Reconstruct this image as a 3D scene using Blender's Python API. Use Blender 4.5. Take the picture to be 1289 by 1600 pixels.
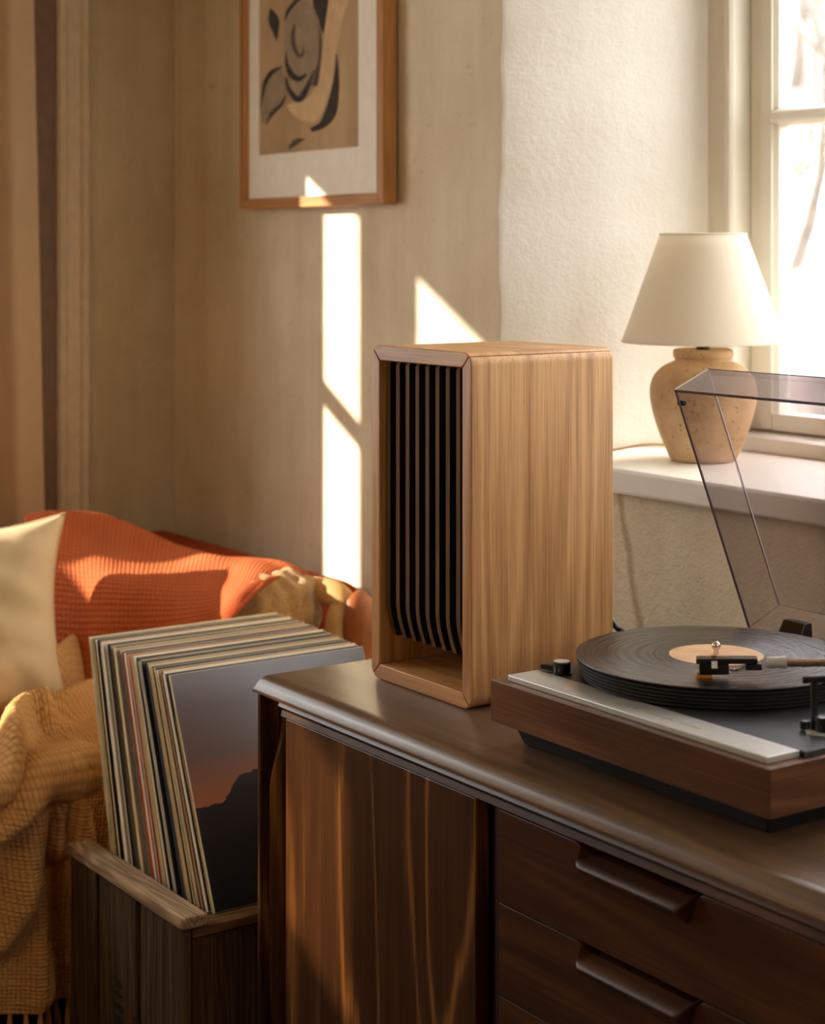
import bpy, bmesh, math, random
import numpy as np
from mathutils import Vector, Matrix, noise as mnoise

random.seed(7); np.random.seed(7)
for o in list(bpy.data.objects): bpy.data.objects.remove(o)
S = bpy.context.scene
COL = S.collection
PI = math.pi

# ------------------------------------------------------------------ camera
F = 2800.0                       # focal length in pixels of the 1289 x 1600 frame
YAW = math.radians(55.4)         # looking along the window wall towards the corner
CZ = 1.218                       # eye height
HOR = 393.0                      # horizon row
cam = bpy.data.cameras.new('camera'); camo = bpy.data.objects.new('camera', cam); COL.objects.link(camo)
cam.sensor_fit = 'VERTICAL'; cam.sensor_height = 36.0; cam.sensor_width = 36.0
cam.lens = F/1600*36.0
cam.shift_y = -(800-HOR)/1600
camo.location = (0, 0, CZ); camo.rotation_euler = (PI/2, 0, YAW)
cam.clip_start = 0.05; cam.clip_end = 200
cam.dof.use_dof = True; cam.dof.focus_distance = 2.08; cam.dof.aperture_fstop = 6.0
S.camera = camo

# ------------------------------------------------------------------ sky, sun, exposure
W = bpy.data.worlds.new('sky'); S.world = W; W.use_nodes = True
bg = W.node_tree.nodes['Background']; bg.inputs[0].default_value = (0.985, 0.99, 1.0, 1); bg.inputs[1].default_value = 13.0
sun = bpy.data.lights.new('sun', 'SUN'); sun.energy = 20; sun.angle = math.radians(0.8); sun.color = (1.0, 0.91, 0.79)
suno = bpy.data.objects.new('sun', sun); COL.objects.link(suno)
SUN = Vector((0.7, 1.0, -0.40)).normalized()
suno.rotation_euler = SUN.to_track_quat('-Z', 'Y').to_euler(); suno.location = (-6, -4, 5)
S.view_settings.view_transform = 'Standard'; S.view_settings.look = 'None'
S.view_settings.exposure = -0.28; S.view_settings.gamma = 1.0; S.view_settings.use_curve_mapping = False
S.cycles.max_bounces = 12; S.cycles.diffuse_bounces = 6; S.cycles.transparent_max_bounces = 16
S.cycles.sample_clamp_indirect = 8.0

def portal(loc, rot, sx, sy):
    l = bpy.data.lights.new('sky_portal', 'AREA'); l.shape = 'RECTANGLE'; l.size = sx; l.size_y = sy
    l.cycles.is_portal = True
    o = bpy.data.objects.new('sky_portal', l); COL.objects.link(o); o.location = loc; o.rotation_euler = rot
    return o

DV = Vector((-math.sin(YAW), math.cos(YAW), 0)); RV = Vector((math.cos(YAW), math.sin(YAW), 0))
def at(px, py, D):               # a point of the place, by its direction from the eye and its depth
    return Vector((0, 0, CZ)) + DV*D + RV*(D*(px-644.5)/F) + Vector((0, 0, D*(HOR-py)/F))
def at_y(px, py, y):             # the same, on the plane parallel to the window wall at y
    u = (px-644.5)/F
    return at(px, py, y/(DV.y+u*RV.y))
def at_x(px, py, x):
    u = (px-644.5)/F
    return at(px, py, x/(DV.x+u*RV.x))

# ------------------------------------------------------------------ materials
def new_mat(name):
    m = bpy.data.materials.new(name); m.use_nodes = True
    nt = m.node_tree; b = nt.nodes['Principled BSDF']
    return m, nt, b
def lin(c):                      # sRGB 0-255 to linear
    r = []
    for v in c:
        v /= 255.0
        r.append(v/12.92 if v <= 0.04045 else ((v+0.055)/1.055)**2.4)
    return (r[0], r[1], r[2], 1)
class N:
    def __init__(s, nt): s.nt = nt
    def new(s, t, **kw):
        n = s.nt.nodes.new(t)
        for k, v in kw.items(): setattr(n, k, v)
        return n
    def link(s, a, b): s.nt.links.new(a, b)
    def val(s, sock, v):
        if isinstance(v, bpy.types.NodeSocket): s.link(v, sock)
        else: sock.default_value = v
    def math(s, op, a, b=None, c=None):
        n = s.new('ShaderNodeMath', operation=op)
        s.val(n.inputs[0], a)
        if b is not None: s.val(n.inputs[1], b)
        if c is not None: s.val(n.inputs[2], c)
        return n.outputs[0]
    def coord(s, which='Object', scale=(1,1,1), loc=(0,0,0), rot=(0,0,0)):
        t = s.new('ShaderNodeTexCoord'); m = s.new('ShaderNodeMapping')
        m.inputs['Scale'].default_value = scale; m.inputs['Location'].default_value = loc; m.inputs['Rotation'].default_value = rot
        s.link(t.outputs[which], m.inputs[0]); return m.outputs[0]
    def noise(s, vec, scale, detail=4, rough=0.55, dist=0.0):
        n = s.new('ShaderNodeTexNoise'); s.link(vec, n.inputs['Vector'])
        n.inputs['Scale'].default_value = scale; n.inputs['Detail'].default_value = detail
        n.inputs['Roughness'].default_value = rough; n.inputs['Distortion'].default_value = dist
        return n.outputs[0]
    def ramp(s, fac, stops):
        n = s.new('ShaderNodeValToRGB'); s.link(fac, n.inputs[0])
        el = n.color_ramp.elements
        while len(el) < len(stops): el.new(0.5)
        for e, (p, c) in zip(el, stops): e.position = p; e.color = c if len(c) == 4 else (*c, 1)
        return n.outputs[0]
    def mix(s, fac, a, b, blend='MIX'):
        n = s.new('ShaderNodeMix', data_type='RGBA', blend_type=blend)
        s.val(n.inputs[0], fac); s.val(n.inputs[6], a); s.val(n.inputs[7], b)
        return n.outputs[2]
    def bump(s, h, strength=0.3, dist=0.002, normal=None):
        n = s.new('ShaderNodeBump'); s.link(h, n.inputs['Height'])
        n.inputs['Strength'].default_value = strength; n.inputs['Distance'].default_value = dist
        if normal is not None: s.link(normal, n.inputs['Normal'])
        return n.outputs[0]

def plain(name, c, rough=0.5, metal=0.0, spec=0.5, coat=0.0, var=0.06, scale=40, bump=0.0):
    m, nt, b = new_mat(name); n = N(nt)
    v = n.coord('Object'); f = n.noise(v, scale, 4)
    lc = lin(c); lo = tuple(x*(1-var*2) for x in lc[:3])+(1,); hi = tuple(min(1, x*(1+var*2)) for x in lc[:3])+(1,)
    nt.links.new(n.ramp(f, [(0.3, lo), (0.7, hi)]), b.inputs['Base Color'])
    b.inputs['Roughness'].default_value = rough; b.inputs['Metallic'].default_value = metal
    b.inputs['Specular IOR Level'].default_value = spec; b.inputs['Coat Weight'].default_value = coat
    if bump: nt.links.new(n.bump(f, bump, 0.001), b.inputs['Normal'])
    return m

def wood(name, dark, mid, light, axis='z', ring=9.0, fine=260.0, rough=0.45, spec=0.4, seed=0.0, coat=0.0, bump=0.15, ringk=0.5, rings=10.0, across=(1,1,1), pore=0.75, ringpow=1.5):
    m, nt, b = new_mat(name); n = N(nt)
    i = 'xyz'.index(axis)
    sc = list(across); sc[i] = 0.09*across[i]
    v = n.coord('Object', tuple(sc), (seed, seed*0.7, seed*1.3))
    big = n.noise(v, ring, 2, 0.45, 0.3)
    sf = [1, 1, 1]; sf[i] = 0.05
    warp = n.noise(n.coord('Object', tuple(sf), (seed, 0, seed)), 60, 3, 0.6)
    r = n.math('ADD', n.math('MULTIPLY', big, rings*2), n.math('MULTIPLY', warp, 0.35))
    r = n.math('MULTIPLY_ADD', n.math('SINE', n.math('MULTIPLY', r, 2*PI)), 0.5, 0.5)
    r = n.math('POWER', r, ringpow)
    sf = [1, 1, 1]; sf[i] = 0.02
    vf = n.coord('Object', tuple(sf), (seed*2, seed, seed))
    fi = n.noise(vf, fine, 3, 0.6)
    sm = [1, 1, 1]; sm[i] = 0.03
    vm = n.coord('Object', tuple(sm), (seed*3, seed, -seed))
    mi = n.noise(vm, 70, 3, 0.6)
    t = n.math('MULTIPLY', r, ringk)
    t = n.math('ADD', t, n.math('MULTIPLY', fi, 0.55))
    t = n.math('ADD', t, n.math('MULTIPLY', mi, 0.35))
    t = n.math('SUBTRACT', t, 0.10)
    col = n.ramp(t, [(0.18, lin(dark)), (0.5, lin(mid)), (0.85, lin(light))])
    sp_ = [1, 1, 1]; sp_[i] = 0.012
    po = n.noise(n.coord('Object', tuple(sp_), (seed, seed*4, seed)), fine*1.6, 2, 0.7)
    col = n.mix(n.ramp(po, [(0.30, (pore,)*3), (0.46, (0, 0, 0))]), col, lin(dark))
    nt.links.new(col, b.inputs['Base Color'])
    b.inputs['Roughness'].default_value = rough; b.inputs['Specular IOR Level'].default_value = spec
    b.inputs['Coat Weight'].default_value = coat; b.inputs['Coat Roughness'].default_value = 0.25
    nt.links.new(n.bump(fi, bump, 0.0008), b.inputs['Normal'])
    return m

def plaster(name, c1, c2, rough=0.9, coarse=1.0, fleck=None, streak=None):
    m, nt, b = new_mat(name); n = N(nt)
    v = n.coord('Object')
    a = n.noise(v, 3.2, 6, 0.62, 0.4); f = n.noise(v, 55, 5, 0.65); g = n.noise(v, 220, 3, 0.6)
    vs = n.coord('Object', (1, 1, 0.12)); st = n.noise(vs, 14, 4, 0.6)
    t = n.math('ADD', n.math('MULTIPLY', a, 0.6), n.math('MULTIPLY', st, 0.4))
    col = n.ramp(t, [(0.32, lin(c2)), (0.6, lin(c1))])
    if fleck:
        col = n.mix(n.ramp(n.noise(v, 26, 6, 0.75, 0.6), [(0.60, (0,0,0)), (0.74, (0.55,)*3)]), col, lin(fleck))
    if streak:                   # a brown streak running down the wall: x at its top, z of its top, slant, half width, colour
        sx_, sz_, sl_, sw_, sc_ = streak
        sep = n.new('ShaderNodeSeparateXYZ'); n.link(v, sep.inputs[0])
        dx = n.math('SUBTRACT', sep.outputs[0], n.math('MULTIPLY_ADD', sep.outputs[2], -sl_, sx_+sl_*sz_))
        dx = n.math('ADD', n.math('ABSOLUTE', n.math('ADD', dx, n.math('MULTIPLY_ADD', n.noise(v, 18, 3), 0.024, -0.012))), n.math('MULTIPLY', f, 0.008))
        mr = n.new('ShaderNodeMapRange', interpolation_type='SMOOTHSTEP'); n.link(dx, mr.inputs[0])
        mr.inputs[1].default_value = sw_*0.4; mr.inputs[2].default_value = sw_*1.8; mr.inputs[3].default_value = 0.65; mr.inputs[4].default_value = 0.0
        col = n.mix(mr.outputs[0], col, lin(sc_))
    nt.links.new(col, b.inputs['Base Color'])
    h = n.math('ADD', n.math('MULTIPLY', a, 2.0), n.math('ADD', n.math('MULTIPLY', f, 0.8*coarse), n.math('MULTIPLY', g, 0.25*coarse)))
    nt.links.new(n.bump(h, 0.5, 0.0035), b.inputs['Normal'])
    b.inputs['Roughness'].default_value = rough; b.inputs['Specular IOR Level'].default_value = 0.2
    return m

def cloth(name, c1, c2, cell=0.006, rough=0.95, weave='waffle', sheen=0.3, bump=0.6, trans=0.0):
    m, nt, b = new_mat(name); n = N(nt)
    uv = n.coord('UV'); sep = n.new('ShaderNodeSeparateXYZ'); n.link(uv, sep.inputs[0])
    sx = n.math('ABSOLUTE', n.math('SINE', n.math('MULTIPLY', sep.outputs[0], PI/cell)))
    sy = n.math('ABSOLUTE', n.math('SINE', n.math('MULTIPLY', sep.outputs[1], PI/cell)))
    if weave == 'waffle': h = n.math('MULTIPLY', sx, sy)
    else: h = n.math('MAXIMUM', sx, sy)
    ob = n.coord('Object'); big = n.noise(ob, 9, 4); fuzz = n.noise(ob, 700, 2)
    t = n.math('ADD', n.math('MULTIPLY', h, 0.25), n.math('ADD', n.math('MULTIPLY', big, 0.5), n.math('MULTIPLY', fuzz, 0.35)))
    col = n.ramp(t, [(0.25, lin(c2)), (0.75, lin(c1))])
    nt.links.new(col, b.inputs['Base Color'])
    hh = n.math('ADD', h, n.math('MULTIPLY', fuzz, 0.5))
    nt.links.new(n.bump(hh, bump, cell*0.25), b.inputs['Normal'])
    b.inputs['Roughness'].default_value = rough; b.inputs['Specular IOR Level'].default_value = 0.1
    b.inputs['Sheen Weight'].default_value = sheen; b.inputs['Sheen Tint'].default_value = lin(c1)
    if trans:
        tr = n.new('ShaderNodeBsdfTranslucent'); nt.links.new(col, tr.inputs[0])
        mx = n.new('ShaderNodeMixShader'); mx.inputs[0].default_value = trans
        out = nt.nodes['Material Output']
        n.link(b.outputs[0], mx.inputs[1]); n.link(tr.outputs[0], mx.inputs[2]); n.link(mx.outputs[0], out.inputs[0])
    return m

def glassy(name, tint, rough=0.02, ior=1.45):
    m, nt, b = new_mat(name); n = N(nt)
    tr = n.new('ShaderNodeBsdfTransparent'); tr.inputs[0].default_value = tint
    gl = n.new('ShaderNodeBsdfGlossy'); gl.inputs['Roughness'].default_value = rough
    fr = n.new('ShaderNodeFresnel'); ge = n.new('ShaderNodeNewGeometry')
    n.link(n.math('MULTIPLY_ADD', ge.outputs['Backfacing'], 1.0/ior-ior, ior), fr.inputs[0])   # same reflectance on both faces of the sheet
    mx = n.new('ShaderNodeMixShader'); n.link(fr.outputs[0], mx.inputs[0]); n.link(tr.outputs[0], mx.inputs[1]); n.link(gl.outputs[0], mx.inputs[2])
    n.link(mx.outputs[0], nt.nodes['Material Output'].inputs[0])
    return m

M = {}
M['plaster'] = plaster('ochre_limewash', (225, 212, 186), (201, 184, 153), fleck=(160, 138, 104))
M['plaster_rough'] = plaster('rough_limewash', (236, 221, 192), (218, 199, 166), coarse=2.6, fleck=(186, 156, 112), streak=(-1.996, 0.844, 0.25, 0.009, (168, 128, 84)))
M['plaster_left_shaded'] = plaster('shaded_left_limewash', (190, 170, 136), (170, 148, 112), fleck=(146, 122, 86))  # the left wall's dimmer light put into a darker limewash colour
M['plaster_white'] = plaster('white_limewash', (246, 243, 236), (235, 229, 218), coarse=1.2)
M['ceiling'] = plain('ceiling_paint', (205, 190, 165), 0.9)
M['floor'] = wood('floor_boards', (50, 32, 18), (78, 52, 30), (98, 68, 42), 'x')
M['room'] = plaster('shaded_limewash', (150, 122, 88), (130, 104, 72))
M['paint'] = plain('cream_gloss_paint', (226, 219, 203), 0.35, spec=0.5, var=0.02, scale=8)
M['casing'] = plain('beige_casing_paint', (196, 174, 142), 0.5, var=0.04)
M['gap_shade'] = plain('gap_shade_brown', (124, 94, 66), 0.6, var=0.06)  # dark brown standing for the shade between curtain and casing
M['sill'] = plain('white_sill_paint', (238, 230, 216), 0.35, var=0.02, scale=8)
M['glass'] = glassy('window_glass', (0.97, 0.98, 0.97, 1))
M['sun_dimming_glass'] = glassy('sun_dimming_glass', (0.52, 0.43, 0.32, 1))
M['acrylic'] = glassy('smoked_acrylic', (0.77, 0.74, 0.765, 1), 0.015, 1.49)
M['acrylic_highlight'] = plain('lid_highlight', (232, 222, 214), 0.3, spec=0.6)  # pale strips along the lid: edge highlights put into the colour
M['acrylic_edge'] = plain('acrylic_edge', (92, 82, 96), 0.15, spec=0.6)
M['oak'] = wood('oak_veneer', (150, 104, 60), (200, 150, 97), (224, 181, 128), 'z', ring=7, fine=330, rough=0.42, seed=1.7, ringk=0.20, rings=6, bump=0.10)
M['oak_x'] = wood('oak_veneer_crosswise', (150, 104, 60), (200, 150, 97), (224, 181, 128), 'x', ring=7, fine=330, rough=0.42, seed=3.1, ringk=0.16, rings=5, bump=0.10)
M['oak_y'] = wood('oak_veneer_lengthwise', (152, 106, 60), (202, 152, 98), (226, 182, 128), 'y', ring=7, fine=330, rough=0.42, seed=5.2, ringk=0.16, rings=5, bump=0.10)
M['slat'] = wood('slat_edge_wood', (86, 62, 42), (116, 88, 64), (134, 104, 78), 'z', rough=0.75, spec=0.08, fine=300, ringk=0.1)
M['black'] = plain('matt_black', (12, 12, 13), 0.7, var=0.05)
M['black_gloss'] = plain('black_plastic', (14, 14, 16), 0.28, spec=0.5)
M['cone'] = plain('speaker_cone_paper', (22, 22, 24), 0.55)
M['chrome'] = plain('polished_metal', (210, 200, 190), 0.16, metal=1.0, var=0.02)
M['silver'] = plain('brushed_aluminium', (196, 196, 190), 0.36, metal=0.45, var=0.03, scale=90)
M['plate'] = plain('dark_grey_plate', (54, 57, 60), 0.42, metal=0.2, var=0.03)
M['walnut'] = wood('teak_veneer', (46, 28, 16), (84, 54, 31), (144, 100, 56), 'z', ring=5, fine=260, rough=0.38, spec=0.4, seed=0.4, ringk=0.42, rings=7, coat=0.1, ringpow=7)
M['walnut_x'] = wood('teak_veneer_crosswise', (46, 26, 13), (72, 43, 23), (96, 60, 33), 'x', ring=6, fine=260, rough=0.40, spec=0.4, seed=2.4, ringk=0.25, rings=5, coat=0.15)
M['walnut_top'] = wood('teak_top', (70, 51, 34), (103, 78, 54), (126, 98, 70), 'x', ring=6, fine=240, rough=0.36, spec=0.5, seed=6.1, ringk=0.20, rings=4, coat=0.3)
M['walnut_dark'] = wood('dark_teak', (20, 11, 7), (34, 19, 11), (48, 28, 16), 'z', rough=0.5, seed=1.0)
M['plinth'] = wood('walnut_plinth', (58, 36, 22), (102, 68, 45), (136, 94, 64), 'x', ring=8, fine=220, rough=0.38, seed=8.3, ringk=0.25, rings=6)
M['plinth_y'] = wood('walnut_plinth_end', (64, 38, 22), (100, 62, 40), (126, 84, 56), 'y', ring=8, fine=220, rough=0.38, seed=4.3, ringk=0.25, rings=6)
M['crate'] = wood('weathered_crate', (40, 29, 19), (84, 65, 46), (120, 97, 70), 'z', ring=10, fine=180, rough=0.85, spec=0.15, seed=2.2, ringk=0.15, bump=0.6)
M['crate_x'] = wood('weathered_rail', (96, 76, 58), (172, 146, 116), (210, 186, 154), 'x', ring=14, fine=160, rough=0.85, spec=0.15, seed=4.7, ringk=0.2, bump=0.6)
M['crate_y'] = wood('weathered_plank', (60, 42, 26), (108, 78, 50), (140, 106, 72), 'y', ring=10, fine=180, rough=0.85, spec=0.15, seed=3.7, ringk=0.15, bump=0.5)
M['ink'] = plain('black_stencil_ink', (16, 13, 11), 0.9)
M['frame_wood'] = wood('honey_frame', (150, 98, 48), (182, 126, 68), (204, 150, 90), 'z', ring=9, rough=0.45, seed=1.3, ringk=0.15)
M['frame_wood_x'] = wood('honey_frame_rail', (150, 98, 48), (182, 126, 68), (204, 150, 90), 'x', ring=9, rough=0.45, seed=2.3, ringk=0.15)
M['mat'] = plain('cream_mat_board', (238, 231, 214), 0.9, var=0.02)
M['print'] = plaster('tan_print_paper', (190, 162, 124), (162, 132, 96), fleck=(132, 108, 80))
M['brush'] = plain('charcoal_brush_paint', (58, 50, 42), 0.9, var=0.15, scale=60)
M['brush_mid'] = plain('umber_wash_paint', (92, 76, 60), 0.9, var=0.12, scale=60)
M['brush_grey'] = plain('grey_wash_paint', (152, 132, 106), 0.9, var=0.08, scale=30)
M['brush_tan'] = plain('pale_tan_paint', (204, 172, 128), 0.9, var=0.06, scale=30)
M['linen'] = cloth('lampshade_linen', (240, 232, 216), (230, 219, 197), 0.0016, weave='plain', bump=0.25, sheen=0.0, trans=0.35)
M['fill_blind'] = cloth('fill_blind_paper', (236, 222, 196), (226, 210, 180), 0.002, weave='plain', bump=0.1, sheen=0.0, trans=0.62)
M['cream'] = cloth('cream_linen', (210, 186, 148), (186, 160, 120), 0.0022, weave='plain', bump=0.4)
M['orange'] = cloth('rust_waffle', (198, 108, 66), (164, 80, 44), 0.0085, weave='waffle', bump=0.5)
M['mustard'] = cloth('mustard_knit', (212, 164, 106), (164, 114, 62), 0.0058, weave='waffle', bump=0.4)
M['curtain'] = cloth('tan_curtain', (228, 204, 170), (210, 184, 148), 0.002, weave='plain', bump=0.2, trans=0.35)
M['rust'] = cloth('rust_upholstery', (160, 68, 34), (128, 50, 24), 0.004, weave='plain', bump=0.4)
M['tan_pad'] = cloth('tan_upholstery', (206, 164, 112), (182, 138, 88), 0.003, weave='plain', bump=0.4)
M['leather'] = plain('brown_leather', (150, 82, 40), 0.5, spec=0.4, var=0.12, scale=18, bump=0.2)
M['vinyl_label'] = plain('peach_record_label', (222, 182, 134), 0.6, var=0.1, scale=30)
M['rubber'] = plain('black_rubber', (18, 18, 18), 0.6)
M['cord'] = plain('tan_cord', (168, 138, 96), 0.8)
M['socket'] = plain('dark_brass', (60, 50, 38), 0.4, metal=0.8)
M['bark'] = plain('pale_bark', (140, 132, 126), 0.95, var=0.15, scale=6)
M['ground'] = plain('dry_winter_grass', (98, 84, 72), 1.0, var=0.12, scale=0.6)
M['gold_plastic'] = plain('amber_stylus_guard', (176, 118, 44), 0.3)
M['white_mark'] = plain('white_mark', (225, 222, 214), 0.5)
M['red_ink'] = plain('red_ink', (190, 84, 60), 0.8)

def ceramic():
    m, nt, b = new_mat('speckled_stoneware'); n = N(nt); v = n.coord('Object')
    a = n.noise(v, 12, 5, 0.6); sp = n.noise(v, 150, 2, 0.5)
    col = n.ramp(a, [(0.35, lin((170, 134, 94))), (0.65, lin((202, 168, 126)))])
    col = n.mix(n.ramp(sp, [(0.64, (0,0,0)), (0.70, (0.7,)*3)]), col, lin((120, 78, 44)))
    nt.links.new(col, b.inputs['Base Color']); b.inputs['Roughness'].default_value = 0.75; b.inputs['Specular IOR Level'].default_value = 0.25
    nt.links.new(n.bump(n.math('ADD', a, sp), 0.3, 0.002), b.inputs['Normal'])
    return m
M['ceramic'] = ceramic()
def vinyl():
    m, nt, b = new_mat('black_vinyl'); n = N(nt); v = n.coord('Object')
    sep = n.new('ShaderNodeSeparateXYZ'); n.link(v, sep.inputs[0])
    r = n.math('SQRT', n.math('ADD', n.math('POWER', sep.outputs[0], 2.0), n.math('POWER', sep.outputs[1], 2.0)))
    g = n.math('SINE', n.math('MULTIPLY', r, 2*PI/0.0011))
    bandn = n.new('ShaderNodeTexNoise', noise_dimensions='1D'); n.link(n.math('MULTIPLY', r, 1.0), bandn.inputs['W']); bandn.inputs['Scale'].default_value = 160
    nt.links.new(n.ramp(bandn.outputs[0], [(0.3, lin((12, 12, 12))), (0.7, lin((30, 28, 26)))]), b.inputs['Base Color'])
    nt.links.new(n.math('MULTIPLY_ADD', bandn.outputs[0], 0.14, 0.20), b.inputs['Roughness'])
    nt.links.new(n.bump(g, 0.06, 0.0003), b.inputs['Normal'])
    b.inputs['Anisotropic'].default_value = 0.85; b.inputs['Specular IOR Level'].default_value = 0.8
    tg = n.new('ShaderNodeTangent', direction_type='RADIAL', axis='Z'); n.link(tg.outputs[0], b.inputs['Tangent'])
    return m
M['vinyl'] = vinyl()
def plush():
    m, nt, b = new_mat('golden_plush'); n = N(nt); v = n.coord('Object')
    a = n.noise(v, 16, 4); f = n.noise(v, 260, 4, 0.7)
    t = n.math('ADD', n.math('MULTIPLY', a, 0.6), n.math('MULTIPLY', f, 0.4))
    nt.links.new(n.ramp(t, [(0.35, lin((168, 112, 50))), (0.65, lin((222, 178, 108)))]), b.inputs['Base Color'])
    nt.links.new(n.bump(f, 1.0, 0.006), b.inputs['Normal']); b.inputs['Roughness'].default_value = 1.0
    b.inputs['Sheen Weight'].default_value = 0.6; b.inputs['Specular IOR Level'].default_value = 0.1
    return m
M['plush'] = plush()
def sunset_cover():
    m, nt, b = new_mat('dusk_landscape_print'); n = N(nt); v = n.coord('UV')
    sep = n.new('ShaderNodeSeparateXYZ'); n.link(v, sep.inputs[0])
    u, w = sep.outputs[0], sep.outputs[1]
    sky = n.ramp(w, [(0.42, lin((168, 104, 70))), (0.52, lin((150, 100, 78))), (0.64, lin((112, 92, 90))), (0.85, lin((100, 92, 98))), (1.0, lin((118, 114, 122)))])
    hb = n.noise(n.coord('UV', (1, 0.0, 1)), 9, 6, 0.65)
    up = n.new('ShaderNodeMapRange', interpolation_type='SMOOTHSTEP'); n.link(u, up.inputs[0]); up.inputs[1].default_value = 0.13; up.inputs[2].default_value = 0.26; up.inputs[3].default_value = 0.0; up.inputs[4].default_value = 0.11
    hill = n.math('ADD', n.math('ADD', 0.385, up.outputs[0]), n.math('MULTIPLY', hb, 0.09))
    mask = n.math('LESS_THAN', w, hill)
    land = n.ramp(w, [(0.0, lin((14, 17, 19))), (0.5, lin((44, 36, 36)))])
    nt.links.new(n.mix(mask, sky, land), b.inputs['Base Color'])
    b.inputs['Roughness'].default_value = 0.32; b.inputs['Specular IOR Level'].default_value = 0.5
    g = n.noise(n.coord('Object'), 30, 4); nt.links.new(n.bump(g, 0.15, 0.002), b.inputs['Normal'])
    return m
M['sunset'] = sunset_cover()

# ------------------------------------------------------------------ mesh helpers
ORG = {}
def org(o):
    while o is not None and o.name not in ORG: o = o.parent
    return ORG[o.name] if o is not None else Vector((0, 0, 0))
def tag(o, label=None, cat=None, group=None, kind=None):
    if label: o['label'] = label
    if cat: o['category'] = cat
    if group: o['group'] = group
    if kind: o['kind'] = kind
    return o
def thing(name, label, cat, loc, group=None):
    o = bpy.data.objects.new(name, None); COL.objects.link(o); o.location = loc; o.empty_display_size = 0.05
    ORG[o.name] = Vector(loc)
    return tag(o, label, cat, group)
def finish(name, me, mats, parent, origin):
    if not isinstance(mats, (list, tuple)): mats = [mats]
    for m in mats: me.materials.append(m if not isinstance(m, str) else M[m])
    o = bpy.data.objects.new(name, me); COL.objects.link(o)
    if parent is not None: o.parent = parent
    else:
        o.location = origin; ORG[o.name] = Vector(origin)
    return o
def obj(name, bm, mats, parent=None, smooth=None, bevel=None, seg=2, origin=None, normals=True):
    if normals: bmesh.ops.recalc_face_normals(bm, faces=bm.faces)
    if parent is not None: off = org(parent)
    else:
        if origin is None:
            co = [v.co for v in bm.verts]
            origin = (sum(c.x for c in co)/len(co), sum(c.y for c in co)/len(co), min(c.z for c in co))
        off = Vector(origin)
    bmesh.ops.translate(bm, verts=bm.verts, vec=-off)
    me = bpy.data.meshes.new(name); bm.to_mesh(me); bm.free()
    if smooth:
        me.shade_smooth(); me.set_sharp_from_angle(angle=math.radians(smooth))
    o = finish(name, me, mats, parent, off)
    if bevel:
        md = o.modifiers.new('bevel', 'BEVEL'); md.width = bevel; md.segments = seg; md.limit_method = 'ANGLE'; md.angle_limit = math.radians(40)
        md.harden_normals = False
        if seg >= 3 and not smooth:
            me.shade_smooth(); me.set_sharp_from_angle(angle=math.radians(60))
    return o
def struct(name, bm, mats, parent=None, **kw):
    o = obj(name, bm, mats, parent, **kw)
    if parent is None: o['kind'] = 'structure'
    return o
def box(bm, x0, x1, y0, y1, z0, z1, mi=0):
    vs = [bm.verts.new(p) for p in ((x0,y0,z0),(x1,y0,z0),(x1,y1,z0),(x0,y1,z0),(x0,y0,z1),(x1,y0,z1),(x1,y1,z1),(x0,y1,z1))]
    for f in ((3,2,1,0),(4,5,6,7),(0,1,5,4),(1,2,6,5),(2,3,7,6),(3,0,4,7)):
        fc = bm.faces.new([vs[i] for i in f]); fc.material_index = mi
    return vs
def B(*a, **k):
    bm = bmesh.new(); box(bm, *a, **k); return bm
def prism(bm, prof, axis, a, b, mi=0):
    """closed profile; axis x: prof is (y,z); y: (x,z); z: (x,y)"""
    def p(q, t):
        return {'x': (t, q[0], q[1]), 'y': (q[0], t, q[1]), 'z': (q[0], q[1], t)}[axis]
    A = [bm.verts.new(p(q, a)) for q in prof]; Bv = [bm.verts.new(p(q, b)) for q in prof]
    n = len(prof); fs = []
    for i in range(n): fs.append(bm.faces.new((A[i], A[(i+1) % n], Bv[(i+1) % n], Bv[i])))
    fs.append(bm.faces.new(list(reversed(A)))); fs.append(bm.faces.new(Bv))
    for f in fs: f.material_index = mi
    return fs
def lathe(bm, prof, c, n=48, mi=0, cap=True):
    rings = []
    for r, z in prof:
        rings.append([bm.verts.new((c[0]+r*math.cos(2*PI*i/n), c[1]+r*math.sin(2*PI*i/n), c[2]+z)) for i in range(n)])
    for a, b in zip(rings, rings[1:]):
        for i in range(n): bm.faces.new((a[i], a[(i+1) % n], b[(i+1) % n], b[i])).material_index = mi
    if cap:
        bm.faces.new(list(reversed(rings[0]))).material_index = mi; bm.faces.new(rings[-1]).material_index = mi
    return rings
def tube(bm, pts, r, n=10, mi=0, cap=True):
    pts = [Vector(p) for p in pts]; rings = []
    rr = r if isinstance(r, (list, tuple)) else [r]*len(pts)
    up = Vector((0.13, 0.07, 1)).normalized()
    for i, p in enumerate(pts):
        t = (pts[min(i+1, len(pts)-1)]-pts[max(i-1, 0)]).normalized()
        s = t.cross(up)
        if s.length < 1e-3: s = t.cross(Vector((1, 0, 0)))
        s.normalize(); w = s.cross(t)
        rings.append([bm.verts.new(p+rr[i]*(s*math.cos(2*PI*k/n)+w*math.sin(2*PI*k/n))) for k in range(n)])
    for a, b in zip(rings, rings[1:]):
        for i in range(n): bm.faces.new((a[i], a[(i+1) % n], b[(i+1) % n], b[i])).material_index = mi
    if cap:
        bm.faces.new(list(reversed(rings[0]))).material_index = mi; bm.faces.new(rings[-1]).material_index = mi
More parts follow.
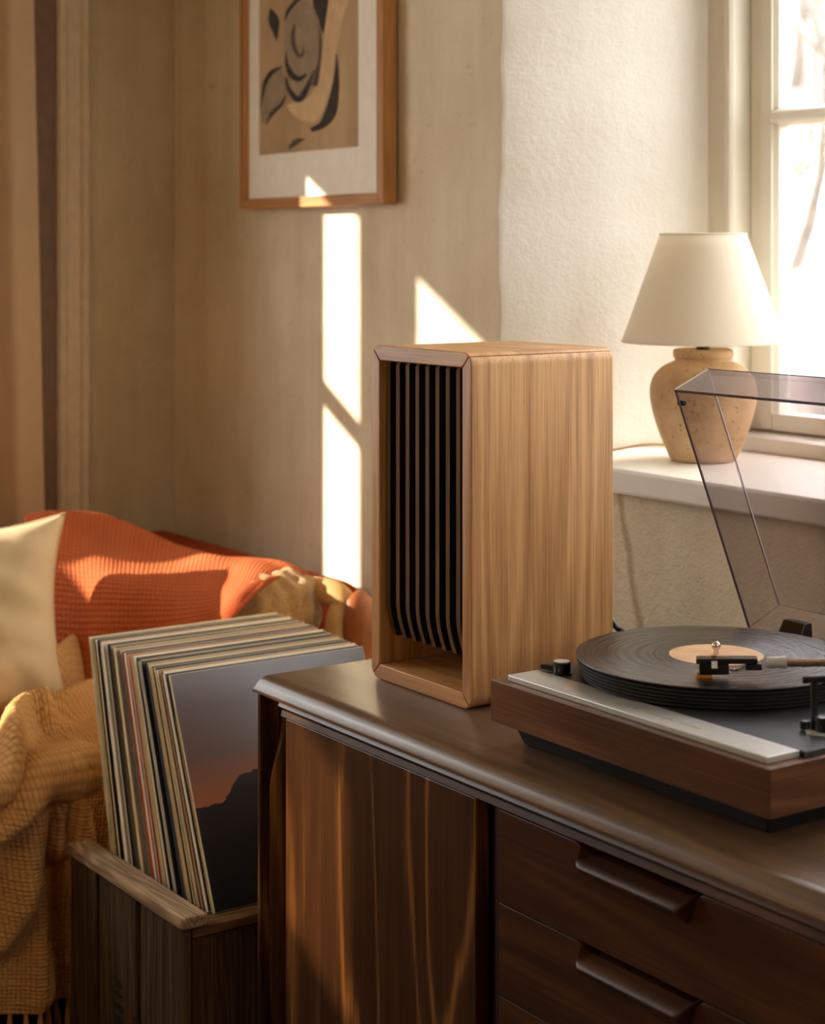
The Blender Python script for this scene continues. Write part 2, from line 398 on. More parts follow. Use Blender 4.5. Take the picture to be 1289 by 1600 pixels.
def loft(bm, rings, cap=True, mi=0, closed=True):
    R = [[bm.verts.new(p) for p in r] for r in rings]; n = len(R[0])
    for a, b in zip(R, R[1:]):
        for i in range(n if closed else n-1): bm.faces.new((a[i], a[(i+1) % n], b[(i+1) % n], b[i])).material_index = mi
    if cap and closed:
        bm.faces.new(list(reversed(R[0]))).material_index = mi; bm.faces.new(R[-1]).material_index = mi
def spline(P, n):
    P = [Vector(p) for p in P]; out = []
    m = len(P)
    for k in range(n):
        t = k/(n-1)*(m-1); i = min(int(t), m-2); f = t-i
        p0, p1, p2, p3 = P[max(i-1, 0)], P[i], P[i+1], P[min(i+2, m-1)]
        out.append(0.5*((2*p1)+(p2-p0)*f+(2*p0-5*p1+4*p2-p3)*f*f+(3*p1-p0-3*p2+p3)*f**3))
    return out
def grid_obj(name, P, mat, parent=None, uv=None, origin=None, thick=0.0):
    n, m, _ = P.shape
    P = np.asarray(P, float)
    off = np.array(org(parent)) if parent is not None else np.array(origin if origin is not None else (P[..., 0].mean(), P[..., 1].mean(), P[..., 2].min()))
    me = bpy.data.meshes.new(name)
    idx = np.arange(n*m).reshape(n, m)
    q = np.stack([idx[:-1, :-1], idx[1:, :-1], idx[1:, 1:], idx[:-1, 1:]], -1).reshape(-1)
    nf = (n-1)*(m-1)
    me.vertices.add(n*m); me.vertices.foreach_set('co', (P.reshape(-1, 3)-off).reshape(-1).astype(np.float32))
    me.loops.add(nf*4); me.loops.foreach_set('vertex_index', q.astype(np.int32))
    me.polygons.add(nf); me.polygons.foreach_set('loop_start', np.arange(0, nf*4, 4, dtype=np.int32))
    me.update(calc_edges=True)
    if uv is None:
        U = np.zeros((n, m, 2))
        U[1:, :, 0] = np.cumsum(np.linalg.norm(np.diff(P, axis=0), axis=2).mean(1))[:, None]
        U[:, 1:, 1] = np.cumsum(np.linalg.norm(np.diff(P, axis=1), axis=2).mean(0))[None, :]
        uv = U
    l = me.uv_layers.new(name='UVMap'); l.data.foreach_set('uv', uv.reshape(-1, 2)[q].reshape(-1).astype(np.float32))
    me.shade_smooth()
    o = finish(name, me, mat, parent, Vector(off))
    if thick:
        md = o.modifiers.new('thickness', 'SOLIDIFY'); md.thickness = thick; md.offset = -1
    return o
def normals_of(P):
    a = np.gradient(P, axis=0); b = np.gradient(P, axis=1)
    c = np.cross(a, b); return c/np.maximum(np.linalg.norm(c, axis=2, keepdims=True), 1e-9)
def cr_weights(m, n):
    Wt = np.zeros((n, m))
    for k in range(n):
        t = k/(n-1)*(m-1); i = min(int(t), m-2); f = t-i
        w = [0.5*(-f+2*f*f-f**3), 0.5*(2-5*f*f+3*f**3), 0.5*(f+4*f*f-3*f**3), 0.5*(-f*f+f**3)]
        for d, ww in zip((-1, 0, 1, 2), w): Wt[k, min(max(i+d, 0), m-1)] += ww
    return Wt
def patch(ctrl, n, m):
    C = np.array([[list(p) for p in row] for row in ctrl], float)
    return np.einsum('ai,bj,ijk->abk', cr_weights(C.shape[0], n), cr_weights(C.shape[1], m), C)
def vnoise(X, Y, Z=0.0, s=1.0):
    """cheap smooth noise from summed warped sines"""
    r = np.zeros_like(X)
    rs = np.random.RandomState(int(s*1000) % 9973)
    for k in range(6):
        a = rs.uniform(0, 2*PI); f = s*rs.uniform(0.6, 1.9); ph = rs.uniform(0, 6.28)
        r += np.sin((X*math.cos(a)+Y*math.sin(a))*f+ph+1.1*np.sin((X*math.sin(a)-Y*math.cos(a))*f*0.6+ph*2))
    return r/6

# ------------------------------------------------------------------ dimensions
YW = 1.75       # face of the window wall
XL = -3.43      # face of the left wall
XR, YF, ZC = 0.6, -1.3, 2.45
NXL, NXR, NY = -2.278, -0.70, 2.04        # window niche: left edge, right edge, plane of the window
SILL = 0.904
NTOP = 2.25
TOP = 0.68      # sideboard top

# ------------------------------------------------------------------ the room
struct('floor', B(XL-0.1, XR+0.1, YF-0.1, YW+0.45, -0.1, 0), 'floor')
struct('ceiling', B(XL-0.1, XR+0.1, YF-0.1, YW+0.45, ZC, ZC+0.1), 'ceiling')
bm = bmesh.new()
box(bm, XL-0.04, NXL, YW, YW+0.40, 0, ZC); 
box(bm, NXR, XR, YW, YW+0.40, 0, ZC)
wall_back = struct('wall_back', bm, 'plaster', origin=(0, YW, 0))
struct('wall_under_window', B(NXL, NXR, YW, YW+0.40, 0, SILL-0.034), 'plaster_rough', wall_back)
struct('wall_over_window', B(NXL, NXR, YW, YW+0.40, NTOP, ZC), 'plaster', wall_back)
# splayed reveal with a slightly wavy plaster edge
rows = []
for k in range(41):
    z = SILL-0.034+(NTOP-SILL+0.034)*k/40
    w = 0.004*math.sin(z*9)+0.003*math.sin(z*23+1)+0.002*math.sin(z*57)
    e = NXL+0.004+w
    rows.append([(e-0.010, YW-0.0015, z), (e, YW-0.003, z), (e+0.006, YW+0.004, z), (e+0.05, YW+0.07, z), (-2.115, NY, z), (-2.115, NY+0.12, z), (e-0.010, NY+0.12, z)])
bm = bmesh.new(); loft(bm, rows); struct('reveal', bm, 'plaster_white', wall_back, smooth=50)
bm = bmesh.new(); prism(bm, [(NXR+0.004, YW-0.003), (NXR-0.006, YW), (-0.87, NY), (-0.87, NY+0.12), (NXR+0.004, NY+0.12)], 'z', SILL-0.03, NTOP); struct('reveal', bm, 'plaster_white', wall_back)
# left wall, with the openings the sun comes through
TW = 0.04
bm = bmesh.new()
box(bm, XL-TW, XL, YF, -1.267, 0, ZC)
box(bm, XL-TW, XL, -1.267, -1.01, 0, 1.25); box(bm, XL-TW, XL, -1.267, -1.01, 1.543, ZC)
box(bm, XL-TW, XL, -1.01, -0.30, 0, ZC)
box(bm, XL-TW, XL, -0.30, 0.886, 0, 0.80); box(bm, XL-TW, XL, -0.30, 0.886, 1.713, ZC)
box(bm, XL-TW, XL, 0.886, YW+0.40, 0, ZC)
wall_left = struct('wall_left', bm, 'plaster_left_shaded', origin=(XL, 0, 0))
bm = bmesh.new()
RY0, RY1, RZ0, RZ1 = 1.05, 1.62, 1.30, 2.05
box(bm, XR, XR+0.1, YF, RY0, 0, ZC); box(bm, XR, XR+0.1, RY1, YW+0.4, 0, ZC); box(bm, XR, XR+0.1, RY0, RY1, 0, RZ0); box(bm, XR, XR+0.1, RY0, RY1, RZ1, ZC)
struct('wall_right', bm, 'room')
w4 = thing('fill_window_right', None, None, (XR, 1.2, RZ0)); w4['kind'] = 'structure'  # unseen window added for fill light from the right
obj('glazing_bar', B(XR+0.03, XR+0.07, RY0, RY1, 1.65, 1.68), 'paint', w4)  # bar and panes of the unseen fill window
obj('pane', B(XR+0.048, XR+0.052, RY0, RY1, RZ0, 1.65), 'glass', w4); obj('pane', B(XR+0.048, XR+0.052, RY0, RY1, 1.68, RZ1), 'glass', w4)
portal((XR+0.12, (RY0+RY1)/2, (RZ0+RZ1)/2), (0, PI/2, 0), RZ1-RZ0, RY1-RY0)
bm = bmesh.new()
QX0, QX1, QZ0, QZ1 = -1.6, -0.3, 1.25, 2.15
box(bm, XL, QX0, YF-0.1, YF, 0, ZC); box(bm, QX1, XR, YF-0.1, YF, 0, ZC); box(bm, QX0, QX1, YF-0.1, YF, 0, QZ0); box(bm, QX0, QX1, YF-0.1, YF, QZ1, ZC)
struct('wall_front', bm, 'room')
w5 = thing('fill_window_front', None, None, (-0.95, YF, QZ0)); w5['kind'] = 'structure'  # unseen window, with its blind, added for soft fill from the front
obj('glazing_bar', B(-0.97, -0.93, YF-0.07, YF-0.03, QZ0, QZ1), 'paint', w5)  # bar, blind and panes of the unseen fill window
obj('fill_blind', B(QX0-0.05, QX1+0.05, YF+0.012, YF+0.014, QZ0-0.05, QZ1+0.05), 'fill_blind', w5)
obj('pane', B(QX0, -0.97, YF-0.052, YF-0.048, QZ0, QZ1), 'glass', w5); obj('pane', B(-0.93, QX1, YF-0.052, YF-0.048, QZ0, QZ1), 'glass', w5)
portal((-0.95, YF-0.12, (QZ0+QZ1)/2), (PI/2, 0, 0), QX1-QX0, QZ1-QZ0)
# window in the left wall (out of the picture): pier, bar and panes
w2 = thing('window_2', None, None, (XL, 0.3, 0.80)); w2['kind'] = 'structure'
obj('mullion', B(XL-TW, XL, 0.45, 0.716-0.057, 0.80, 1.713), 'paint', w2)
obj('glazing_bar', B(XL-TW, XL-0.006, -0.30, 0.45, 1.30, 1.328), 'paint', w2)
obj('glazing_bar', B(XL-TW, XL-0.006, 0.659, 0.886, 1.30, 1.328), 'paint', w2)
for (a, b) in ((-0.30, 0.45), (0.659, 0.886)):
    obj('pane', B(XL-0.026, XL-0.022, a, b, 0.80, 1.30), 'glass', w2); obj('pane', B(XL-0.026, XL-0.022, a, b, 1.328, 1.713), 'glass', w2)
obj('bottom_rail', B(XL-TW, XL-0.003, -0.08, 0.45, 0.80, 1.0), 'paint', w2); obj('bottom_rail', B(XL-TW, XL-0.003, -0.30, -0.0805, 0.80, 0.91), 'paint', w2)  # opaque rails added to trim the low sun on pillow and seat
w3 = thing('window_3', None, None, (XL, -1.1, 1.25)); w3['kind'] = 'structure'
obj('pane', B(XL-0.026, XL-0.022, -1.267, -1.01, 1.25, 1.543), 'sun_dimming_glass', w3)  # tinted pane added to dim the sun patch on the sliding door
# casing on the left wall; the strip beside it paints in the shade gap
bm = bmesh.new()
prism(bm, [(XL, 1.475), (XL+0.016, 1.475), (XL+0.022, 1.481), (XL+0.022, 1.494), (XL+0.015, 1.500), (XL+0.015, 1.526), (XL+0.022, 1.532), (XL+0.022, 1.543), (XL, 1.547)], 'z', 0.0, 2.3)
struct('trim_1', bm, 'casing', smooth=30)
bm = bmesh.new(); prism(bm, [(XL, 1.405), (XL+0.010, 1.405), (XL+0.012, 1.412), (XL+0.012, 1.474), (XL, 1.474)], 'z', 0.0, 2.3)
struct('gap_shade_strip', bm, 'gap_shade', smooth=30)
struct('baseboard_left', B(XL, XL+0.015, YF, 1.404, 0, 0.09), 'casing', bevel=0.003)
struct('baseboard_back', B(XL, XR, YW-0.015, YW, 0, 0.09), 'casing', bevel=0.003)

# ------------------------------------------------------------------ niche window
w1 = thing('window_1', None, None, (-1.5, NY, SILL)); w1['kind'] = 'structure'
WL, WR, WT = -2.118, -0.868, NTOP
def lprof(pts, axis, a, b):
    bm = bmesh.new(); prism(bm, pts, axis, a, b); return bm
# window board
bm = bmesh.new()
prism(bm, [(NXL-0.06, YW-0.035), (NXR+0.06, YW-0.035), (NXR+0.06, YW+0.002), (NXR-0.01, YW+0.002), (-0.87, NY+0.06), (-2.12, NY+0.06), (NXL+0.003, YW+0.002), (NXL-0.06, YW+0.002)], 'z', SILL-0.036, SILL)
obj('window_sill', bm, 'sill', w1, bevel=0.005, seg=3)
# outer frame (jambs, head, bottom rail), each with a bead
def jamb(x, s):
    pr = [(x, NY), (x+s*0.042, NY), (x+s*0.048, NY-0.006), (x+s*0.056, NY-0.006), (x+s*0.060, NY), (x+s*0.060, NY+0.08), (x, NY+0.08)]
    return lprof(pr, 'z', SILL+0.0005, NTOP)
obj('jamb', jamb(WL, 1), 'paint', w1, bevel=0.0015, seg=2); obj('jamb', jamb(WR, -1), 'paint', w1, bevel=0.0015)
obj('bottom_rail', lprof([(NY-0.006, SILL+0.0005), (NY-0.006, SILL+0.022), (NY+0.004, SILL+0.026), (NY+0.08, SILL+0.030), (NY+0.08, SILL+0.0005)], 'x', WL+0.061, WR-0.061), 'paint', w1, bevel=0.0015)
obj('head', B(WL+0.061, WR-0.061, NY, NY+0.08, NTOP-0.06, NTOP), 'paint', w1, bevel=0.002)
# two casements, each: stiles, rails, bars, panes
ys_, yg = NY+0.036, NY+0.062
xm = (WL+WR)/2
def casement(x0, x1):
    c = obj('casement', B(x0, x0+0.046, ys_, ys_+0.042, SILL+0.031, NTOP-0.061), 'paint', w1, bevel=0.002)
    obj('stile', B(x1-0.046, x1, ys_, ys_+0.042, SILL+0.031, NTOP-0.061), 'paint', c, bevel=0.002)
    obj('rail', B(x0+0.046, x1-0.046, ys_, ys_+0.042, SILL+0.031, 0.962), 'paint', c, bevel=0.002)
    obj('rail', B(x0+0.046, x1-0.046, ys_, ys_+0.042, NTOP-0.115, NTOP-0.061), 'paint', c, bevel=0.002)
    zs = [0.962, 1.418, 1.885, NTOP-0.115]
    for z in (1.418, 1.885):
        obj('glazing_bar', lprof([(ys_, z+0.004), (ys_-0.004, z+0.008), (ys_-0.004, z+0.018), (ys_, z+0.022), (ys_+0.010, z+0.027), (ys_+0.036, z+0.027), (ys_+0.036, z), (ys_+0.010, z)], 'x', x0+0.046, x1-0.046), 'paint', c, bevel=0.001)
    for a, b in zip(zs, zs[1:]):
        lo = a+(0.027 if a > 0.97 else 0)
        # sloped bead round each pane
        for (p, q) in ((x0+0.046, 1), (x1-0.046, -1)):
            obj('bead', lprof([(p, ys_+0.003), (p+q*0.007, ys_+0.010), (p+q*0.009, ys_+0.030), (p, ys_+0.030)], 'z', lo, b), 'paint', c)
        obj('pane', B(x0+0.050, x1-0.050, yg-0.002, yg+0.002, lo, b), 'glass', c)
casement(WL+0.062, xm-0.002); casement(xm+0.002, WR-0.062)
portal((xm, NY+0.14, (SILL+NTOP)/2), (-PI/2, 0, 0), WR-WL, NTOP-SILL)
portal((XL-0.06, 0.29, 1.25), (0, -PI/2, 0), 0.95, 1.20)
portal((XL-0.06, -1.14, 1.4), (0, -PI/2, 0), 0.3, 0.26)

# ------------------------------------------------------------------ sideboard
SX0, SX1, SY0, SY1, SZ0 = -1.985, -0.42, 1.127, 1.60, 0.16
sb = thing('sideboard', 'dark teak mid-century sideboard with sliding door and lipped drawers carrying the turntable', 'sideboard', (-1.2, 1.36, 0))
# worktop with an ogee edge: flat, rolled nose, lip
bm = bmesh.new()
def top_prof(y):
    return [(y+0.022, TOP), (y+0.014, TOP-0.0012), (y+0.007, TOP-0.0045), (y+0.0025, TOP-0.0095), (y-0.0005, TOP-0.0150), (y-0.003, TOP-0.0168), (y-0.003, TOP-0.0200), (y+0.004, TOP-0.0215), (y+0.012, TOP-0.0225)]
fp = top_prof(SY0)
nose = [(y-SY0, z) for y, z in fp]
# rings run around three sides (left end, front, right end) with mitred corners
R_ = []
for d, z in nose:
    R_.append([(SX0-0.001+d*0.35, SY1, z), (SX0-0.001+d*0.35, SY0+d, z), (SX1+0.004-d*0.5, SY0+d, z), (SX1+0.004-d*0.5, SY1, z)])
loft(bm, R_, cap=False, closed=False)
def face(pts): bm.faces.new([bm.verts.new(p) for p in pts])
face(R_[0]); face(list(reversed(R_[-1])))
bmesh.ops.remove_doubles(bm, verts=bm.verts, dist=1e-5)
obj('worktop', bm, 'walnut_top', sb, smooth=28)
FY = SY0+0.012        # face of doors and drawers
CT = TOP-0.0225
# frieze under the top
obj('frieze', lprof([(SY0+0.007, CT), (SY0+0.004, CT-0.006), (SY0+0.010, CT-0.012), (SY0+0.008, CT-0.019), (SY0+0.014, CT-0.0215), (SY0+0.05, CT-0.0215), (SY0+0.05, CT)], 'x', SX0+0.050, SX1-0.008), 'walnut_x', sb, smooth=30)
DT = CT-0.022         # top of doors and drawers
obj('end_panel', B(SX0, SX0+0.007, SY0+0.003, SY1, SZ0, CT), 'walnut', sb, bevel=0.0015)
obj('end_panel', B(SX1-0.02, SX1, SY0+0.003, SY1, SZ0, CT), 'walnut', sb, bevel=0.0015)
obj('bottom_panel', B(SX0+0.007, SX1-0.02, SY0+0.006, SY1, SZ0, SZ0+0.02), 'walnut_x', sb, bevel=0.0015)
obj('back_panel', B(SX0+0.007, SX1-0.02, SY1-0.008, SY1, SZ0+0.02, CT), 'walnut_dark', sb)
obj('end_stile', B(SX0+0.007, SX0+0.040, SY0+0.030, SY0+0.05, SZ0+0.02, CT), 'walnut_dark', sb)
# sliding door
DX0, DX1 = -1.930, -1.533
door = obj('sliding_door', B(DX0, DX1, FY, FY+0.018, SZ0+0.022, DT), 'walnut', sb, bevel=0.001)
# sculpted vertical pull: lip that swells towards the middle of its length
rings = []
for k in range(49):
    z = SZ0+0.022+(CT-0.014-SZ0-0.022)*k/48
    def sm(a, b, v): 
        t = min(1, max(0, (v-a)/(b-a))); return t*t*(3-2*t)
    sw = sm(0.17, 0.30, z)*(1-sm(0.545, 0.628, z))
    f = SY0+0.016-0.017*sw
    x = SX0+0.0365; w = 0.006-0.0015*sw
    rings.append([(x, f+0.002, z), (x+w*0.4, f, z), (x+w, f+0.0025, z), (x+w+0.002, f+0.012, z), (x+0.012, SY0+0.044, z), (x-0.010, SY0+0.044, z), (x-0.002, f+0.014, z)])
bm = bmesh.new(); loft(bm, rings); obj('pull', bm, 'walnut', door, smooth=40)
obj('recess', B(SX0+0.050, DX0-0.0005, SY0+0.034, SY0+0.05, SZ0+0.022, DT), 'walnut_dark', door)
# divider
obj('divider', B(DX1+0.002, -1.508, SY0+0.034, SY1-0.02, SZ0+0.021, DT), 'walnut_dark', sb)
obj('divider_post', lprof([(-1.508, SY0+0.02), (-1.502, SY0+0.016), (-1.4945, SY0+0.016), (-1.4945, SY0+0.06), (-1.508, SY0+0.06)], 'z', SZ0+0.021, DT), 'walnut_dark', sb)
# drawers
EX0, EX1 = -1.4925, -1.03
def sm01(t): t = min(1, max(0, t)); return t*t*(3-2*t)
zt = DT-0.001
for k in range(4):
    h = 0.096
    z1 = zt-k*0.0975; z0 = z1-h
    hx0, hx1 = -1.356, -1.196
    # drawer front with a scooped top edge behind the lip
    top = []
    nn = 110
    for i in range(nn+1):
        x = EX0+(EX1-EX0)*i/nn
        s = sm01((x-hx0+0.012)/0.024)*sm01((hx1+0.012-x)/0.024)
        top.append((x, z1-0.0095*s))
    bm = bmesh.new()
    prism(bm, [(EX0, z0), (EX1, z0)]+list(reversed(top)), 'y', FY, FY+0.018)
    d = obj('drawer', bm, 'walnut_x', sb, bevel=0.0008)
    obj('drawer_box', B(EX0+0.01, EX1-0.01, FY+0.018, SY1-0.05, z0+0.006, z1-0.024), 'walnut_dark', d)
    rings = []
    for i in range(49):
        x = hx0-0.004+(hx1-hx0+0.008)*i/48
        s = sm01((x-hx0+0.004)/0.014)*sm01((hx1+0.004-x)/0.014)
        zc = z1-0.0095*s
        o_ = 0.017*s+0.0004
        rings.append([(x, FY+0.004, zc+0.002*s), (x, FY-o_*0.5, zc-0.001*s), (x, FY-o_*0.9, zc-0.003*s), (x, FY-o_, zc-0.0065*s), (x, FY-o_*0.88, zc-0.011*s), (x, FY-o_*0.45, zc-0.016*s), (x, FY-o_*0.1, zc-0.021*s), (x, FY+0.004, zc-0.024*s-0.0004)])
    bm = bmesh.new(); loft(bm, rings); obj('drawer_lip', bm, 'walnut_x', d, smooth=50)
obj('divider_post', B(EX1+0.002, EX1+0.016, SY0+0.016, SY0+0.06, SZ0+0.021, DT), 'walnut_dark', sb)
obj('sliding_door', B(EX1+0.02, SX1-0.045, FY, FY+0.018, SZ0+0.022, DT), 'walnut', sb, bevel=0.001)
for (x, y) in ((SX0+0.12, SY0+0.07), (SX1-0.12, SY0+0.07), (SX0+0.12, SY1-0.07), (SX1-0.12, SY1-0.07)):
    bm = bmesh.new(); lathe(bm, [(0.013, 0), (0.020, SZ0)], (x, y, 0), 20); obj('leg', bm, 'walnut', sb, smooth=40)

# ------------------------------------------------------------------ loudspeaker
LX0, LX1, LY0, LY1, LZ0, LZ1 = -1.898, -1.685, 1.246, 1.4645, TOP+0.0005, 1.0995
sp = thing('loudspeaker', 'tall oak loudspeaker cabinet with dark vertical slats standing on the sideboard', 'loudspeaker', ((LX0+LX1)/2, (LY0+LY1)/2, LZ0))
T, RAD, G = 0.0185, 0.0155, 0.0006
def arc(cx, cz, a0, a1, n=7):
    return [(cx+RAD*math.cos(math.radians(a0+(a1-a0)*i/n)), cz+RAD*math.sin(math.radians(a0+(a1-a0)*i/n))) for i in range(n+1)]
a_, b_, c_, d_ = LX0, LX1, LZ0, LZ1
top = [(a_+T+G, d_-T)]+list(reversed(arc(a_+RAD, d_-RAD, 90, 134)))[0:]  # from mitre to top
top = [(b_-T-G, d_-T), (a_+T+G, d_-T)]+arc(a_+RAD, d_-RAD, 134, 90)+arc(b_-RAD, d_-RAD, 90, 46)
bot = [(a_+T+G, c_+T), (b_-T-G, c_+T)]+arc(b_-RAD, c_+RAD, -46, -90)+arc(a_+RAD, c_+RAD, -90, -134)
lef = [(a_+T, d_-T-G), (a_+T, c_+T+G)]+arc(a_+RAD, c_+RAD, 224, 180)+arc(a_+RAD, d_-RAD, 180, 136)
rig = [(b_-T, c_+T+G), (b_-T, d_-T-G)]+arc(b_-RAD, d_-RAD, 44, 0)+arc(b_-RAD, c_+RAD, 0, -44)
def panel(name, prof, mat):
    bm = bmesh.new(); prism(bm, prof, 'y', LY0, LY1)
    me_o = obj(name, bm, mat, sp, bevel=0.0055, seg=4)
    me_o.modifiers['bevel'].angle_limit = math.radians(35)
    return me_o
panel('top_panel', top, 'oak_y' if False else 'oak_x'); panel('bottom_panel', bot, 'oak_x'); panel('side_panel', lef, 'oak'); panel('side_panel', rig, 'oak')
obj('back_panel', B(a_+T, b_-T, LY1-0.012, LY1-0.001, c_+T, d_-T), 'walnut_dark', sp)
# baffle, drivers and slats
baf = obj('baffle', B(a_+T, b_-T, LY0+0.062, LY0+0.074, c_+0.085, d_-T), 'black', sp)
def driver(z, r):
    bm = bmesh.new(); c = ((a_+b_)/2+0.004, LY0+0.058, z)
    pr = [(r*1.16, 0.004), (r*1.16, -0.003), (r*1.06, -0.005), (r*1.0, -0.002), (r*0.93, -0.004), (r*0.86, 0.0), (r*0.34, 0.022), (r*0.32, 0.012), (r*0.2, 0.004), (0.0005, 0.0015)]
    rings = []
    for rr, dy in pr: rings.append([(c[0]+rr*math.cos(2*PI*i/40), c[1]+dy, c[2]+rr*math.sin(2*PI*i/40)) for i in range(40)])
    loft(bm, rings, cap=False); return obj('driver', bm, 'cone', sp, smooth=40)
for z, r in ((d_-0.155, 0.060), (c_+0.155, 0.060)):
    dr = driver(z, r)
    for k in range(6):
        an = k*PI/3+0.3; bm = bmesh.new(); cx, cz = (a_+b_)/2+0.004+r*1.1*math.cos(an), z+r*1.1*math.sin(an)
        loft(bm, [[(cx+rr*math.cos(2*PI*i/10), LY0+yy, cz+rr*math.sin(2*PI*i/10)) for i in range(10)] for rr, yy in ((0.0035, 0.058), (0.0035, 0.0525), (0.0025, 0.0515))])
        obj('screw', bm, 'chrome', dr, smooth=40)
z_top = d_-T-0.0012
for k in range(8):
    xc = a_+T+0.0075+k*0.0213
    w = 0.0039
    prof = [(LY0+0.0105, z_top), (LY0+0.0085, z_top-0.003), (LY0+0.0085, c_+0.100)]
    for i in range(1, 9):
        t = i/8; prof.append((LY0+0.0085+0.011*t**1.7, c_+0.100-0.046*t))
    prof += [(LY0+0.0620, c_+0.054), (LY0+0.0620, z_top)]
    bm = bmesh.new(); fs = prism(bm, prof, 'x', xc-w, xc+w, 1)
    for i, f in enumerate(fs[:len(prof)]):
        if 0 <= i <= 9: f.material_index = 0
    obj('slat', bm, ['slat', 'black'], sp, smooth=30)  # side faces black: the deep shade between slats put into the colour
bm = bmesh.new(); tube(bm, spline([(LX1-0.035, LY1-0.002, 0.785), (LX1-0.030, LY1+0.012, 0.770), at(962, 979, 2.235), at(986, 995, 2.245), at(1015, 1012, 2.26), at(1050, 1040, 2.28), (-1.52, 1.594, TOP+0.0048)], 36), 0.0036, 10)
obj('cable', bm, 'black_gloss', sp, smooth=60)

# ------------------------------------------------------------------ turntable
TX0, TX1, TY0, TY1, TZ0, TZ1 = -1.561, -1.145, 1.18, 1.585, 0.706, 0.752
tt = thing('turntable', 'walnut turntable with black platter, silver front strip and raised smoked lid', 'turntable', (-1.35, 1.38, TOP))
bm = bmesh.new()
loft(bm, [[(TX0+0.020, TY0+0.030, TOP+0.0005), (TX1-0.030, TY0+0.030, TOP+0.0005), (TX1-0.030, TY1-0.02, TOP+0.0005), (TX0+0.020, TY1-0.02, TOP+0.0005)],
          [(TX0+0.012, TY0+0.020, TZ0), (TX1-0.020, TY0+0.020, TZ0), (TX1-0.020, TY1-0.01, TZ0), (TX0+0.012, TY1-0.01, TZ0)]])
obj('base', bm, 'black', tt, bevel=0.003)
pl = obj('plinth', B(TX0, TX1, TY0, TY1, TZ0, TZ1), 'plinth', tt, bevel=0.0012)
obj('end_veneer', B(TX1-0.001, TX1+0.0006, TY0+0.001, TY1-0.001, TZ0+0.001, TZ1-0.001), 'plinth_y', pl)
obj('front_plate', B(TX0+0.018, TX1-0.012, TY0+0.010, TY0+0.052, TZ1, TZ1+0.0065), 'silver', tt, bevel=0.001)
deck = obj('deck_plate', B(TX0+0.018, TX1-0.006, TY0+0.0528, TY1-0.012, TZ1, TZ1+0.0060), 'plate', tt, bevel=0.001)
for i in range(22):      # engraved lettering on the strip, too small to read
    x = TX0+0.195+i*0.0042+(0.012 if i > 3 else 0)+(0.010 if i > 12 else 0); h = 0.002+0.0014*((i*7) % 3)/2
    if i < 4 and i % 2: continue
    bm = bmesh.new(); prism(bm, [(x, TY0+0.026), (x+0.0009+0.0008*(i % 2), TY0+0.026), (x+0.0022, TY0+0.026+h), (x+0.0012, TY0+0.026+h)], 'z', TZ1+0.0064, TZ1+0.00665)
    if i < 20: obj('lettering', bm, 'plate', tt)
PC = (-1.406, 1.368); PZ = TZ1+0.006
bm = bmesh.new()
pr = [(0.02, 0.0), (0.136, 0.0), (0.140, 0.0015)]
for k in range(5):
    z = 0.0022+k*0.0039; r = 0.1455+0.0011*k
    pr += [(r-0.003, z), (r, z+0.0006), (r+0.0004, z+0.0022), (r-0.0006, z+0.0031), (r-0.0035, z+0.0036)]
pr += [(0.148, 0.0219), (0.147, 0.0226), (0.02, 0.0226)]
lathe(bm, pr, (PC[0], PC[1], PZ), 128); obj('platter', bm, 'rubber', tt, smooth=35)
RZ = PZ+0.0228
rec = thing('vinyl_record', 'black vinyl record with peach centre label lying on the turntable platter', 'record', (PC[0], PC[1], RZ))
bm = bmesh.new(); lathe(bm, [(0.003, 0.0), (0.1505, 0.0), (0.1515, 0.0008), (0.1508, 0.0018), (0.148, 0.0019), (0.060, 0.0016), (0.056, 0.0020), (0.003, 0.0020)], (PC[0], PC[1], RZ), 160)
obj('disc', bm, 'vinyl', rec, smooth=30)
bm = bmesh.new(); lathe(bm, [(0.0035, 0.0020), (0.0505, 0.0020), (0.0505, 0.0023), (0.0035, 0.0024)], (PC[0], PC[1], RZ), 96); obj('label', bm, 'vinyl_label', rec, smooth=30)
bm = bmesh.new(); lathe(bm, [(0.0029, -0.012), (0.0029, 0.0085), (0.0044, 0.0088), (0.0050, 0.0115), (0.0042, 0.0145), (0.0022, 0.0162), (0.0004, 0.0166)], (PC[0], PC[1], RZ), 24); obj('spindle', bm, 'chrome', tt, smooth=50)
# speed selector
kx, ky = -1.515, 1.243
kn = obj('selector_knob', (lambda bm: (lathe(bm, [(0.0115, 0), (0.0115, 0.001), (0.0095, 0.0012), (0.0095, 0.012), (0.0085, 0.013), (0.0003, 0.013)], (kx, ky, PZ+0.0003), 32), bm)[1])(bmesh.new()), 'black_gloss', tt, smooth=40)
bm = bmesh.new(); lathe(bm, [(0.0088, 0), (0.0088, 0.0006), (0.0003, 0.0007)], (kx, ky, PZ+0.0133), 24); obj('knob_cap', bm, 'silver', kn, smooth=40)
bm = bmesh.new(); loft(bm, [[(kx-0.006, ky-0.007, PZ+0.002), (kx-0.006, ky+0.004, PZ+0.002), (kx-0.006, ky+0.004, PZ+0.0085), (kx-0.006, ky-0.007, PZ+0.0085)], [(kx-0.024, ky-0.0115, PZ+0.002), (kx-0.021, ky-0.002, PZ+0.002), (kx-0.021, ky-0.002, PZ+0.0075), (kx-0.024, ky-0.0115, PZ+0.0075)]])
obj('lever', bm, 'black_gloss', kn, bevel=0.001)
